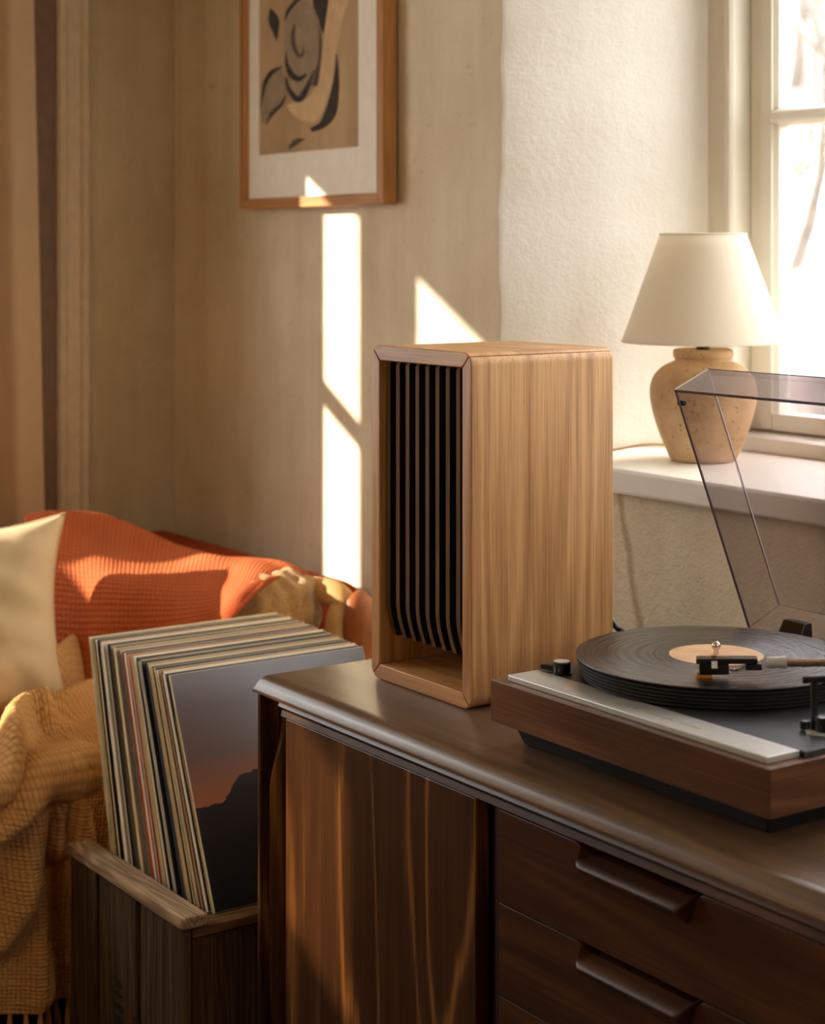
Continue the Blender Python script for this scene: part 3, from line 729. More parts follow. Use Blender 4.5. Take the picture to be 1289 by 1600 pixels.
# tonearm
ta = thing('tonearm_assembly', None, None, (0, 0, 0)); COL.objects.unlink(ta); bpy.data.objects.remove(ta)
pv = Vector((-1.185, 1.475, 0.812))
hs0, hs1 = Vector((-1.343, 1.284, 0.797)), Vector((-1.298, 1.332, 0.7995))
bm = bmesh.new(); lathe(bm, [(0.026, 0), (0.026, 0.008), (0.022, 0.012), (0.016, 0.013), (0.016, 0.036), (0.013, 0.040), (0.013, 0.062), (0.0005, 0.064)], (pv.x, pv.y, PZ), 36)
arm = obj('tonearm', bm, 'black_gloss', tt, smooth=40)
ad = (hs1-hs0).normalized(); sd = ad.cross(Vector((0, 0, 1))).normalized(); ud = sd.cross(ad)
bm = bmesh.new(); tube(bm, spline([hs1+ad*0.016, hs1+ad*0.06+Vector((0.004, -0.002, 0.001)), pv+Vector((-0.06, -0.075, -0.002)), pv, pv+Vector((0.035, 0.045, 0.002))], 40), 0.0042, 14); obj('arm_tube', bm, 'chrome', arm, smooth=60)
bm = bmesh.new(); tube(bm, [hs1+ad*0.002, hs1+ad*0.020], 0.0060, 16); tube(bm, [hs1+ad*0.016, hs1+ad*0.021], 0.0066, 16); obj('collar', bm, 'silver', arm, smooth=40)
bm = bmesh.new(); e = pv+Vector((0.05, 0.064, 0.003)); tube(bm, [pv+Vector((0.026, 0.034, 0.002)), e], 0.013, 20); obj('counterweight', bm, 'black_gloss', arm, smooth=40)
def obox(bm, o, L, Wd, H):       # oriented box: along ad, sd, ud from the point o
    q = [o+ad*a+sd*b+ud*c for c in (0, H) for (a, b) in ((0, -Wd/2), (L, -Wd/2), (L, Wd/2), (0, Wd/2))]
    vs = [bm.verts.new(p) for p in q]
    for f in ((3,2,1,0),(4,5,6,7),(0,1,5,4),(1,2,6,5),(2,3,7,6),(3,0,4,7)): bm.faces.new([vs[i] for i in f])
bm = bmesh.new(); obox(bm, hs0-ad*0.004, 0.062, 0.016, 0.0055); hsh = obj('headshell', bm, 'black_gloss', arm, bevel=0.001)
bm = bmesh.new(); obox(bm, hs0-ad*0.001-ud*0.011, 0.030, 0.014, 0.0108); obox(bm, hs0+ad*0.046-ud*0.007, 0.016, 0.012, 0.0068); obj('cartridge', bm, 'black_gloss', arm, bevel=0.0008)
bm = bmesh.new(); obox(bm, hs0-ad*0.004-ud*0.0150, 0.016, 0.011, 0.0055); obj('stylus_guard', bm, 'gold_plastic', arm, bevel=0.0006)
bm = bmesh.new()
for q in (-0.004, 0, 0.004): tube(bm, spline([hs0+ad*0.029+sd*q-ud*0.006, hs0+ad*0.037+sd*q*1.3-ud*0.0085, hs0+ad*0.046+sd*q-ud*0.004], 8), 0.0007, 6)
obj('lead_wires', bm, 'chrome', arm, smooth=60)
bm = bmesh.new(); obox(bm, hs0+ad*0.012+ud*0.0056, 0.005, 0.005, 0.0022); obj('screw', bm, 'chrome', arm)
bm = bmesh.new(); obox(bm, hs0+ad*0.0115+sd*0.0078-ud*0.004, 0.006, 0.0012, 0.0075); obj('index_mark', bm, 'white_mark', arm)
# cueing lever and arm rest
bm = bmesh.new(); lathe(bm, [(0.012, 0), (0.012, 0.002), (0.0003, 0.002)], (-1.190, 1.292, PZ), 24)
cue = obj('cue_base', bm, 'silver', tt, smooth=40)
bm = bmesh.new(); lathe(bm, [(0.008, 0.002), (0.008, 0.016), (0.0003, 0.0165)], (-1.186, 1.295, PZ), 24); obj('cue_knob', bm, 'black_gloss', cue, smooth=40)
bm = bmesh.new(); lathe(bm, [(0.005, 0.002), (0.005, 0.0095), (0.0003, 0.010)], (-1.203, 1.288, PZ), 20); obj('cue_knob', bm, 'black_gloss', cue, smooth=40)
bm = bmesh.new(); tube(bm, [(-1.196, 1.293, PZ+0.002), (-1.196, 1.293, PZ+0.050)], 0.0035, 12); tube(bm, [(-1.205, 1.287, PZ+0.048), (-1.188, 1.302, PZ+0.050)], 0.0035, 10); obj('cue_post', bm, 'black_gloss', cue, smooth=50)
# smoked lid: five thin sheets with real thickness, opened back on its hinges
hy, hz = 1.572, 0.762
cv, sv = Vector((0, -0.381, 0.9246)), Vector((0, 0.9246, 0.381))       # along the rim, and across it (depth of the lid)
LL, LD, th = 0.318, 0.058, 0.0032
lx0, lx1 = TX0+0.001, TX1-0.001
def lid_slab(x0, x1, c0, c1, s0, s1):
    bm = bmesh.new(); o = Vector((0, hy, hz)); vs = []
    for x in (x0, x1):
        for (c, s) in ((c0, s0), (c1, s0), (c1, s1), (c0, s1)):
            p = o+cv*c+sv*s; vs.append(bm.verts.new((x, p.y, p.z)))
    for f in ((0,1,2,3),(7,6,5,4),(0,4,5,1),(1,5,6,2),(2,6,7,3),(3,7,4,0)): bm.faces.new([vs[i] for i in f])
    return bm
lid = obj('lid', lid_slab(lx0, lx1, 0, LL, LD-th, LD), 'acrylic', tt)
tag(lid, 'clear smoked acrylic lid')
obj('lid_side', lid_slab(lx0, lx0+th, 0, LL-th-0.0002, 0, LD-th-0.0002), 'acrylic', lid); obj('lid_side', lid_slab(lx1-th, lx1, 0, LL-th-0.0002, 0, LD-th-0.0002), 'acrylic', lid)
obj('lid_front', lid_slab(lx0, lx1, LL-th, LL, 0, LD-th-0.0002), 'acrylic', lid)
obj('lid_edge', lid_slab(lx0, lx1, LL-th, LL, -0.0012, -0.0001), 'acrylic_edge', lid)
obj('lid_edge', lid_slab(lx0, lx0+th, 0, LL-th-0.0002, -0.0012, -0.0001), 'acrylic_edge', lid)
obj('lid_back', lid_slab(lx0, lx1, -th-0.0002, -0.0002, 0, LD), 'acrylic', lid)
obj('lid_edge', lid_slab(lx0-0.0002, lx0+0.0010, LL-0.0010, LL+0.0002, 0, LD), 'acrylic_highlight', lid)
obj('lid_edge', lid_slab(lx0-0.0003, lx0+0.0009, 0, LL-0.001, LD-0.0009, LD+0.0003), 'acrylic_highlight', lid)
obj('lid_edge', lid_slab(lx0-0.0002, lx0-0.00005, 0, LL-0.001, 0.0002, 0.0012), 'acrylic_highlight', lid)
obj('lid_edge', lid_slab(lx0, lx1, LL-0.0008, LL+0.0003, LD-0.0008, LD+0.0003), 'acrylic_edge', lid)
bm = bmesh.new(); o = Vector((lx0, hy, hz))+cv*(LL-0.020)+sv*0.004
loft(bm, [[(o.x+dx, o.y+rr*math.cos(2*PI*i/14), o.z+rr*math.sin(2*PI*i/14)) for i in range(14)] for dx, rr in ((-0.0045, 0.002), (-0.004, 0.0035), (0.001, 0.0035), (0.0045, 0.0030))])
obj('rubber_stop', bm, 'rubber', lid, smooth=40)
for hx in (-1.485, -1.22):
    bm = bmesh.new(); loft(bm, [[(hx-0.020, hy-0.012, TZ1+0.006), (hx+0.020, hy-0.012, TZ1+0.006), (hx+0.020, hy+0.010, TZ1+0.006), (hx-0.020, hy+0.010, TZ1+0.006)], [(hx-0.014, hy-0.004, TZ1+0.030), (hx+0.020, hy-0.004, TZ1+0.030), (hx+0.020, hy+0.008, TZ1+0.030), (hx-0.014, hy+0.008, TZ1+0.030)]]); obj('hinge', bm, 'black_gloss', tt, bevel=0.001)

# ------------------------------------------------------------------ table lamp
lc = Vector((-1.968, 1.888, SILL+0.0005))
lamp = thing('table_lamp', 'stoneware table lamp with cream linen cone shade on the window sill', 'lamp', lc)
bm = bmesh.new()
prof = [(0.040, 0.0), (0.0475, 0.001), (0.051, 0.006), (0.058, 0.022), (0.0675, 0.046), (0.0755, 0.072), (0.0795, 0.095), (0.0790, 0.112), (0.073, 0.128), (0.060, 0.141), (0.047, 0.1475), (0.0425, 0.150), (0.0425, 0.153), (0.0445, 0.156), (0.0450, 0.162), (0.0435, 0.166), (0.038, 0.1675), (0.030, 0.166), (0.0004, 0.166)]
pp = spline([(r, 0, z) for r, z in prof], 90)
lathe(bm, [(max(p.x, 0.0003), p.z) for p in pp], lc, 64); obj('base', bm, 'ceramic', lamp, smooth=60)
bm = bmesh.new(); lathe(bm, [(0.010, 0.166), (0.010, 0.190), (0.013, 0.191), (0.013, 0.215), (0.0005, 0.216)], lc, 24); obj('socket', bm, 'socket', lamp, smooth=40)
zs0, zs1, r0, r1 = 0.1785, 0.3395, 0.1215, 0.0645
nA, nB = 97, 9
P = np.zeros((nA, nB*2, 3)); UV = np.zeros((nA, nB*2, 2))
for i in range(nA):
    a = 2*PI*i/(nA-1)
    for j in range(nB*2):
        k = j if j < nB else 2*nB-1-j
        t = k/(nB-1); r = r0+(r1-r0)*t-(0.0 if j < nB else 0.0016)
        P[i, j] = (lc.x+r*math.cos(a), lc.y+r*math.sin(a), lc.z+zs0+(zs1-zs0)*t); UV[i, j] = (a*0.09, t*0.17)
sh = grid_obj('shade', P, 'linen', lamp, UV)
for z, r in ((zs0, r0), (zs1, r1)):
    bm = bmesh.new(); pts = [(lc.x+(r-0.0006)*math.cos(2*PI*i/72), lc.y+(r-0.0006)*math.sin(2*PI*i/72), lc.z+z) for i in range(73)]; tube(bm, pts, 0.0017, 8, cap=False); obj('rim', bm, 'linen', sh, smooth=60)
bm = bmesh.new()
for k in range(3):
    a = k*2*PI/3+0.4; tube(bm, [(lc.x, lc.y, lc.z+0.205), (lc.x+(r0-0.022)*math.cos(a), lc.y+(r0-0.022)*math.sin(a), lc.z+zs0+0.05)], 0.0012, 6)
obj('shade_carrier', bm, 'socket', lamp, smooth=60)
bm = bmesh.new(); lathe(bm, [(0.012, 0.216), (0.026, 0.245), (0.028, 0.262), (0.022, 0.280), (0.0005, 0.288)], lc, 24); obj('bulb', bm, 'white_mark', lamp, smooth=60)
bm = bmesh.new(); tube(bm, spline([lc+Vector((-0.040, 0.030, 0.012)), lc+Vector((-0.085, 0.030, 0.0125)), lc+Vector((-0.13, 0.0, 0.012)), lc+Vector((-0.155, -0.05, 0.004)), lc+Vector((-0.19, -0.09, 0.003)), lc+Vector((-0.26, -0.13, 0.003))], 40), 0.0022, 8); obj('cord', bm, 'cord', lamp, smooth=60)

# ------------------------------------------------------------------ framed picture
fx0, fx1, fz0, fz1 = -3.082, -2.576, 1.300, 2.02
pf = thing('picture_frame', 'honey wood framed abstract brush drawing with cream mat hanging on the plaster wall', 'picture', ((fx0+fx1)/2, YW, fz0))
fy0, fy1 = YW-0.036, YW-0.006
mw = 0.020
def mitre(pts, axis_pts, mat):
    bm = bmesh.new(); A = [bm.verts.new((x, fy0, z)) for x, z in pts]; Bq = [bm.verts.new((x, fy1, z)) for x, z in pts]
    for i in range(4): bm.faces.new((A[i], A[(i+1) % 4], Bq[(i+1) % 4], Bq[i]))
    bm.faces.new(A); bm.faces.new(Bq); return obj('frame_rail', bm, mat, pf, bevel=0.0015)
mitre([(fx0, fz0), (fx1, fz0), (fx1-mw, fz0+mw), (fx0+mw, fz0+mw)], None, 'frame_wood_x'); mitre([(fx0, fz1), (fx1, fz1), (fx1-mw, fz1-mw), (fx0+mw, fz1-mw)], None, 'frame_wood_x')
mitre([(fx0, fz0), (fx0+mw, fz0+mw), (fx0+mw, fz1-mw), (fx0, fz1)], None, 'frame_wood'); mitre([(fx1, fz0), (fx1-mw, fz0+mw), (fx1-mw, fz1-mw), (fx1, fz1)], None, 'frame_wood')
obj('mat_board', B(fx0+mw-0.004, fx1-mw+0.004, fy0+0.010, fy1-0.004, fz0+mw-0.004, fz1-mw+0.004), 'mat', pf)
py_ = fy0+0.010
px0, px1, pz0, pz1 = -3.020, -2.668, 1.404, 1.935
art = obj('print', B(px0, px1, py_-0.0004, py_+0.001, pz0, pz1), 'print', pf)
cnt = [0]
def stroke(pts, mat, k=None):    # pts given on the enlarged view of the print, turned into places on the sheet
    cnt[0] += 1
    W_ = []
    for (cx, cy) in pts:
        p = at_y(390+cx/6.4, cy/6.4, py_); W_.append((min(px1, max(px0, p.x)), min(pz1, p.z)))
    W_ = [(v.x, v.y) for v in spline([Vector((x, z, 0)) for x, z in W_+[W_[0]]], len(W_)*5+1)][:-1]
    bm = bmesh.new(); y = py_-0.0006-0.0001*cnt[0]
    vs = [bm.verts.new((x, y, z)) for x, z in W_]
    bm.faces.new(vs); bmesh.ops.triangulate(bm, faces=bm.faces)
    obj('brush_stroke', bm, mat, art)
stroke([(360, 200), (420, 60), (520, 0), (620, 40), (690, 200), (720, 420), (715, 620), (690, 800), (620, 900), (520, 1010), (420, 900), (370, 700), (350, 450)], 'brush_grey')
stroke([(800, -40), (990, -40), (930, 200), (880, 480), (860, 640), (830, 830), (780, 980), (720, 1130), (640, 1220), (480, 1180), (380, 1050), (560, 1000), (680, 850), (730, 620), (745, 400), (770, 200)], 'brush_tan')
stroke([(330, 680), (180, 760), (140, 900), (110, 1080), (150, 1240), (210, 1180), (300, 1080), (370, 960)], 'brush_grey')
def ribbon(pts, ws, mat):
    cl = spline([Vector((x, y, 0)) for x, y in pts], 28); wl = spline([Vector((w, 0, 0)) for w in ws], 28)
    L_, R_2 = [], []
    for k, p in enumerate(cl):
        t_ = (cl[min(k+1, 27)]-cl[max(k-1, 0)]).normalized(); nn_ = Vector((-t_.y, t_.x, 0))*max(1.0, wl[k].x)/2
        L_.append(p+nn_); R_2.append(p-nn_)
    cnt[0] += 1; y = py_-0.0006-0.0001*cnt[0]; bm = bmesh.new()
    def sheet(q):
        p = at_y(390+q.x/6.4, q.y/6.4, py_); return bm.verts.new((min(px1, max(px0, p.x)), y, min(pz1, p.z)))
    A_ = [sheet(q) for q in L_]; B_ = [sheet(q) for q in R_2]
    for k in range(27): bm.faces.new((A_[k], A_[k+1], B_[k+1], B_[k]))
    obj('brush_stroke', bm, mat, art)
ribbon([(215, 90), (245, 200), (262, 300), (275, 410)], [20, 110, 70, 6], 'brush')
ribbon([(355, 215), (385, 120), (440, 45), (520, -40), (600, -120)], [6, 34, 40, 46, 30], 'brush')
ribbon([(720, -120), (715, 40), (730, 180), (740, 340)], [150, 150, 80, 6], 'brush')
ribbon([(700, 230), (715, 420), (700, 620), (655, 860)], [8, 26, 30, 60], 'brush_mid')
ribbon([(455, 240), (438, 370), (455, 480), (500, 560), (535, 540), (545, 460)], [18, 46, 44, 40, 30, 6], 'brush_mid')
ribbon([(368, 520), (378, 640), (425, 745), (500, 790), (580, 740)], [6, 34, 60, 52, 14], 'brush')
ribbon([(368, 770), (395, 890), (490, 995), (570, 900), (655, 700)], [14, 36, 62, 52, 10], 'brush')
ribbon([(335, 665), (235, 720), (165, 820), (138, 950), (112, 1080)], [10, 46, 40, 24, 6], 'brush')
ribbon([(370, 950), (320, 1050), (235, 1130), (175, 1245)], [10, 28, 30, 6], 'brush')
ribbon([(872, 540), (876, 720), (858, 920), (812, 1130), (730, 1250), (622, 1300)], [6, 36, 76, 110, 70, 46], 'brush')
ribbon([(400, 1490), (470, 1420), (560, 1390)], [20, 60, 10], 'brush_mid')
bm = bmesh.new(); box(bm, fx0+0.1, fx1-0.1, fy1-0.0038, YW-0.0005, fz0+0.3, fz0+0.34); obj('hanger', bm, 'socket', pf)

# ------------------------------------------------------------------ curtain
n, m = 160, 60
s = np.linspace(0, 1, n)[:, None]*np.ones((1, m)); t = np.ones((n, 1))*np.linspace(0, 1, m)[None, :]
zz = 0.10+2.22*t
yy = 1.06+0.325*s+0.045*(1-t)*s
ph = s*13+0.9+0.7*np.sin(s*9)+0.25*np.sin(t*3)
xx = XL+0.060+0.034*np.tanh(1.8*np.sin(ph))*(0.8+0.2*np.cos(t*2))+0.006*np.sin(ph*2.1+1)
cur = grid_obj('curtain', np.stack([xx, yy, zz], -1), 'curtain', None, None, (XL+0.06, 1.1, 0.10), 0.002)
tag(cur, 'tan floor-length curtain hanging in folds beside the left wall casing', 'curtain')

# ------------------------------------------------------------------ sofa
so = thing('sofa', 'rust upholstered sofa with tan padded arm and brown leather arm front in the corner', 'sofa', (-2.95, 0.6, 0))
def soft(name, x0, x1, y0, y1, z0, z1, mat, r=0.04, parent=so):
    o = obj(name, B(x0, x1, y0, y1, z0, z1), mat, parent, bevel=r, seg=5); return o
soft('seat_base', -3.36, -2.575, -0.60, 1.68, 0.10, 0.33, 'rust', 0.02)
soft('seat_cushion', -3.14, -2.560, 0.52, 1.50, 0.331, 0.455, 'rust', 0.045)
soft('seat_cushion', -3.14, -2.560, -0.46, 0.515, 0.331, 0.455, 'rust', 0.045)
soft('backrest', -3.37, -3.145, -0.60, 1.49, 0.331, 0.665, 'rust', 0.06)
# far arm: rust body, tan roll with an open gap below, post, leather front
soft('arm', -3.36, -2.60, 1.585, 1.70, 0.331, 0.645, 'rust', 0.035)
a0 = at(478, 908, 2.98); a1 = at(520, 915, 2.93); a2 = at(541, 935, 2.90); a3 = at(538, 985, 2.89)
bm = bmesh.new(); tube(bm, spline([at(440, 905, 3.02), a0+Vector((0,0,-0.012)), a1+Vector((0,0,-0.012)), a2+Vector((-0.012,0,-0.01)), at(524, 975, 2.90), at(524, 1060, 2.90)], 40), [0.022]*14+[0.021]*12+[0.018]*14, 16)
obj('arm_rest', bm, 'tan_pad', so, smooth=60)
rings = []
c0 = at(556, 960, 2.90)
for k in range(25):
    tt_ = k/24; z = 0.36+(0.668-0.36)*tt_
    bul = 0.003*math.sin(tt_*7)+0.002*math.sin(tt_*17); sh_ = 1.0 if tt_ < 0.9 else math.sqrt(max(0.05, 1-((tt_-0.9)/0.1)**2))
    rings.append([(c0.x+0.030*sh_*math.cos(a)*0.7+bul, c0.y+0.006+0.028*sh_*math.sin(a), z) for a in [2*PI*i/20 for i in range(20)]])
bm = bmesh.new(); loft(bm, rings); obj('arm_front', bm, 'leather', so, smooth=50)
for (x, y) in ((-3.30, -0.5), (-2.60, -0.5), (-3.30, 1.6), (-2.60, 1.6)):
    obj('leg', B(x-0.025, x+0.025, y-0.025, y+0.025, 0, 0.10), 'walnut_dark', so, bevel=0.004)

# plush cushion against the arm
def pillow(name, c, ux, uy, w, h, T_, mat, ear=0.12, n=70, puff=0.42, wr=0.0):
    ux = Vector(ux).normalized(); uz = ux.cross(Vector(uy)).normalized(); uy = uz.cross(ux)
    g = np.linspace(-1, 1, n); X, Y = np.meshgrid(g, g, indexing='ij')
    kx = 1-ear*(1-Y**2)*0+0; 
    PX = X*(1-ear*(1-np.abs(Y)**2.2)*np.abs(X)**1.5); PY = Y*(1-ear*(1-np.abs(X)**2.2)*np.abs(Y)**1.5)
    th_ = T_*((1-X**4)*(1-Y**4))**puff+0.002
    W_ = (wr*vnoise(X*2.2, Y*2.2, s=1.7)+wr*0.5*vnoise(X*2.2, Y*3.4, s=3.9)+wr*0.22*vnoise(X*2.2, Y*2.2, s=9.3))*(1-X**6)*(1-Y**6)
    C = np.array(c); a, b, d = np.array(ux), np.array(uy), np.array(uz)
    front = C+PX[..., None]*a*w/2+PY[..., None]*b*h/2+(th_+W_)[..., None]*d
    back = C+PX[..., None]*a*w/2+PY[..., None]*b*h/2-(th_)[..., None]*d
    bm = bmesh.new(); uvl = bm.loops.layers.uv.new('UVMap')
    V1 = [[bm.verts.new(front[i, j]) for j in range(n)] for i in range(n)]
    V2 = [[(V1[i][j] if i in (0, n-1) or j in (0, n-1) else bm.verts.new(back[i, j])) for j in range(n)] for i in range(n)]
    for i in range(n-1):
        for j in range(n-1):
            for (V, rev) in ((V1, False), (V2, True)):
                ids = [(i, j), (i+1, j), (i+1, j+1), (i, j+1)]
                if rev: ids = ids[::-1]
                f = bm.faces.new([V[p][q] for p, q in ids])
                for l, (p, q) in zip(f.loops, ids): l[uvl].uv = (g[p]*w/2, g[q]*h/2)
    o = obj(name, bm, mat, None, smooth=80, origin=(c[0], c[1], c[2]-h/2))
    edge = [front[i, 0] for i in range(n)]+[front[n-1, j] for j in range(n)]+[front[i, n-1] for i in range(n-1, -1, -1)]+[front[0, j] for j in range(n-1, -1, -1)]
    return o, edge
pc = at(432, 972, 2.94)
nu, nv = 72, 48
Pb = np.zeros((nu+1, nv+1, 3))
for a_i in range(nu+1):
    for b_i in range(nv+1):
        th1 = 2*PI*a_i/nu; ph1 = -PI/2+PI*b_i/nv
        cx_, sx_ = math.cos(th1), math.sin(th1); cp, sp_ = math.cos(ph1), math.sin(ph1)
        sg = lambda v, e: math.copysign(abs(v)**e, v)
        lx, ly, lz = sg(cp, .8)*sg(cx_, .9), sg(cp, .8)*sg(sx_, .9), sg(sp_, .85)
        w_ = 1+0.05*math.sin(5*lx+4*lz+1)+0.045*math.sin(9*lz-6*lx+2.5*ly)+0.03*math.sin(14*lx+11*ly+3)
        Pb[a_i, b_i] = np.array(pc)+w_*(np.array(RV)*0.072*lx+np.array(DV)*0.055*ly)+np.array((0, 0, 0.085*lz*w_))
plsh = grid_obj('plush_cushion', Pb, 'plush', None, None, (pc.x, pc.y, pc.z-0.09))
tag(plsh, 'golden plush cushion peeking out under the orange throw beside the sofa arm', 'cushion')

# cream pillow
c1 = at(-95, 985, 2.88)
pil, ed = pillow('throw_pillow', c1, (0.30, 1.0, 0.03), (-0.30, 0.06, 1.0), 0.42, 0.345, 0.085, M['cream'], 0.14, 80, 0.45, 0.012)
tag(pil, 'cream linen throw pillow with pointed corners leaning on the orange throw', 'pillow')
bm = bmesh.new(); tube(bm, [Vector(p) for p in ed[::4]]+[Vector(ed[0])], 0.0028, 6, cap=False); obj('piping', bm, 'cream', pil, smooth=60)

# orange waffle throw over back and arm
cols = [40, 85, 130, 190, 250, 310, 370, 425, 482]
crest = [(40, 812, 3.20), (85, 801, 3.22), (128, 797, 3.24), (190, 815, 3.24), (250, 842, 3.22), (310, 862, 3.17), (370, 867, 3.12), (428, 872, 3.06), (480, 896, 3.00)]
backr = [(45, 850, 3.34), (90, 835, 3.36), (133, 835, 3.38), (195, 850, 3.38), (256, 872, 3.36), (318, 890, 3.32), (378, 895, 3.26), (436, 900, 3.20), (486, 912, 3.10)]
r2 = [(38, 838, 3.12), (82, 832, 3.13), (126, 834, 3.14), (186, 850, 3.12), (246, 872, 3.10), (304, 884, 3.06), (362, 886, 3.02), (415, 882, 2.985), (470, 892, 2.97)]
r3 = [(36, 890, 3.08), (80, 890, 3.07), (122, 894, 3.05), (180, 900, 3.00), (238, 905, 2.985), (294, 912, 2.965), (348, 912, 2.945), (396, 902, 2.915), (456, 893, 2.945)]
r4 = [(36, 960, 3.06), (80, 960, 3.04), (120, 962, 3.01), (176, 962, 2.97), (232, 962, 2.94), (284, 960, 2.92), (332, 950, 2.90), (380, 925, 2.875), (440, 896, 2.93)]
r5 = [(36, 1040, 3.05), (80, 1040, 3.02), (118, 1042, 2.99), (172, 1040, 2.96), (226, 1035, 2.94), (274, 1020, 2.91), (318, 1000, 2.885), (366, 955, 2.86), (424, 901, 2.90)]
r6 = [(36, 1120, 3.02), (80, 1118, 2.99), (118, 1115, 2.96), (170, 1112, 2.93), (222, 1105, 2.91), (268, 1080, 2.89), (310, 1045, 2.865), (356, 975, 2.85), (412, 908, 2.875)]
ctrl = [[at(*p) for p in r] for r in (backr, crest, r2, r3, r4, r5, r6)]
n, m = 300, 330
P = patch(ctrl, n, m)
U = np.zeros((n, m, 2)); U[1:, :, 0] = np.cumsum(np.linalg.norm(np.diff(P, axis=0), axis=2).mean(1))[:, None]; U[:, 1:, 1] = np.cumsum(np.linalg.norm(np.diff(P, axis=1), axis=2).mean(0))[None, :]
Nn = normals_of(P)
if Nn[n//2, m//2] @ np.array(-DV) < 0: Nn = -Nn
a_u, b_u = U[..., 0], U[..., 1]
fold = 0.012*np.sin((b_u*0.8-a_u*0.9)*26+1.2*np.sin(b_u*9))*np.exp(-((b_u-0.30)/0.20)**2)*np.exp(-((a_u-0.22)/0.10)**2)
fold += 0.010*vnoise(a_u*1.0, b_u*1.0, s=14.0)+0.004*vnoise(a_u, b_u, s=41.0)
cell = 0.0085
waf = 0.0016*np.abs(np.sin(a_u*PI/cell)*np.sin(b_u*PI/cell))**0.6
P2 = P+Nn*(fold+waf)[..., None]
thr = grid_obj('orange_throw', P2, 'orange', None, U, tuple(at(230, 1110, 2.95)), 0.004)
tag(thr, 'rust orange waffle-weave throw draped over the sofa back and arm', 'throw')

# mustard knitted blanket over the seat, hanging down the front
# path down the sheet: across the seat, over the edge, down
cellk = 0.0058
wY = np.linspace(0.66, 1.30, 400); L = np.linspace(0, 0.80, 500)
Yg, Lg = np.meshgrid(wY, L, indexing='ij')
flat = 0.40; rad = 0.055; arcl = rad*PI/2
xe = -2.515
X = np.where(Lg < flat, -2.57-flat+Lg, np.where(Lg < flat+arcl, -2.57+rad*np.sin(np.clip((Lg-flat)/rad, 0, PI/2)), -2.57+rad))
Z = np.where(Lg < flat, 0.470, np.where(Lg < flat+arcl, 0.470-rad*(1-np.cos(np.clip((Lg-flat)/rad, 0, PI/2))), 0.470-rad-(Lg-flat-arcl)))
P = np.stack([X, Yg, Z], -1)
hang = np.clip((Lg-flat-arcl*0.4)/0.2, 0, 1)
seat = 1-hang
# folds: laid along drawn crests, each a rounded roll on the sheet
def sheet_pt(px, py):
    D = (CZ-0.485)*F/(py-HOR); p = at(px, py, D)
    if p.x > -2.56:
        q = at_x(px, py, -2.50); return (q.y, flat+arcl*0.8+max(0.0, 0.45-q.z))
    return (p.y, p.x+2.57+flat)
crests = [([(-60, 1300), (0, 1252), (47, 1209), (84, 1175), (120, 1149), (152, 1138)], 0.026, 0.040),
          ([(-60, 1215), (0, 1181), (21, 1151), (43, 1134), (94, 1130)], 0.020, 0.034),
          ([(-60, 1262), (0, 1222), (37, 1184), (66, 1167), (92, 1158)], 0.013, 0.022),
          ([(122, 1400), (119, 1310), (110, 1235), (114, 1198), (135, 1183), (165, 1186)], 0.016, 0.034),
          ([(88, 1330), (84, 1262), (96, 1215), (110, 1185)], 0.012, 0.020),
          ([(40, 1112), (60, 1104), (88, 1096), (120, 1072), (150, 1068)], 0.026, 0.055),
          ([(58, 1128), (90, 1124), (122, 1112), (150, 1100)], 0.014, 0.030),
          ([(-30, 1480), (20, 1380), (40, 1290), (52, 1235)], 0.028, 0.026),
          ([(62, 1560), (58, 1420), (60, 1330)], 0.022, 0.016)]
H = 0.006*vnoise(Lg, Yg, s=23.0)+0.0035*vnoise(Lg, Yg, s=47.0)
for pts, wd, ht in crests:
    wd *= 0.85; ht *= 1.45
    q = [Vector((*sheet_pt(*p), 0)) for p in pts]; q = spline(q, 26)
    best = np.full(Yg.shape, 9.0); tt2 = np.zeros(Yg.shape)
    for k in range(25):
        ax, ay, bx, by = q[k].x, q[k].y, q[k+1].x, q[k+1].y
        vx, vy = bx-ax, by-ay; den = vx*vx+vy*vy+1e-12
        t_ = np.clip(((Yg-ax)*vx+(Lg-ay)*vy)/den, 0, 1)
        d_2 = np.hypot(Yg-ax-t_*vx, Lg-ay-t_*vy)
        m_ = d_2 < best; best = np.where(m_, d_2, best); tt2 = np.where(m_, (k+t_)/25, tt2)
    end = np.clip(np.minimum(tt2, 1-tt2)/0.12, 0.25, 1)
    H = np.maximum(H, ht*end*np.exp(-(best/wd)**2))+0.25*ht*end*np.exp(-(best/(wd*1.6))**2)
H += hang*(0.012*np.sin(Yg*52+1.3*np.sin(Yg*17)+1.2*np.sin(Lg*5))+0.012)
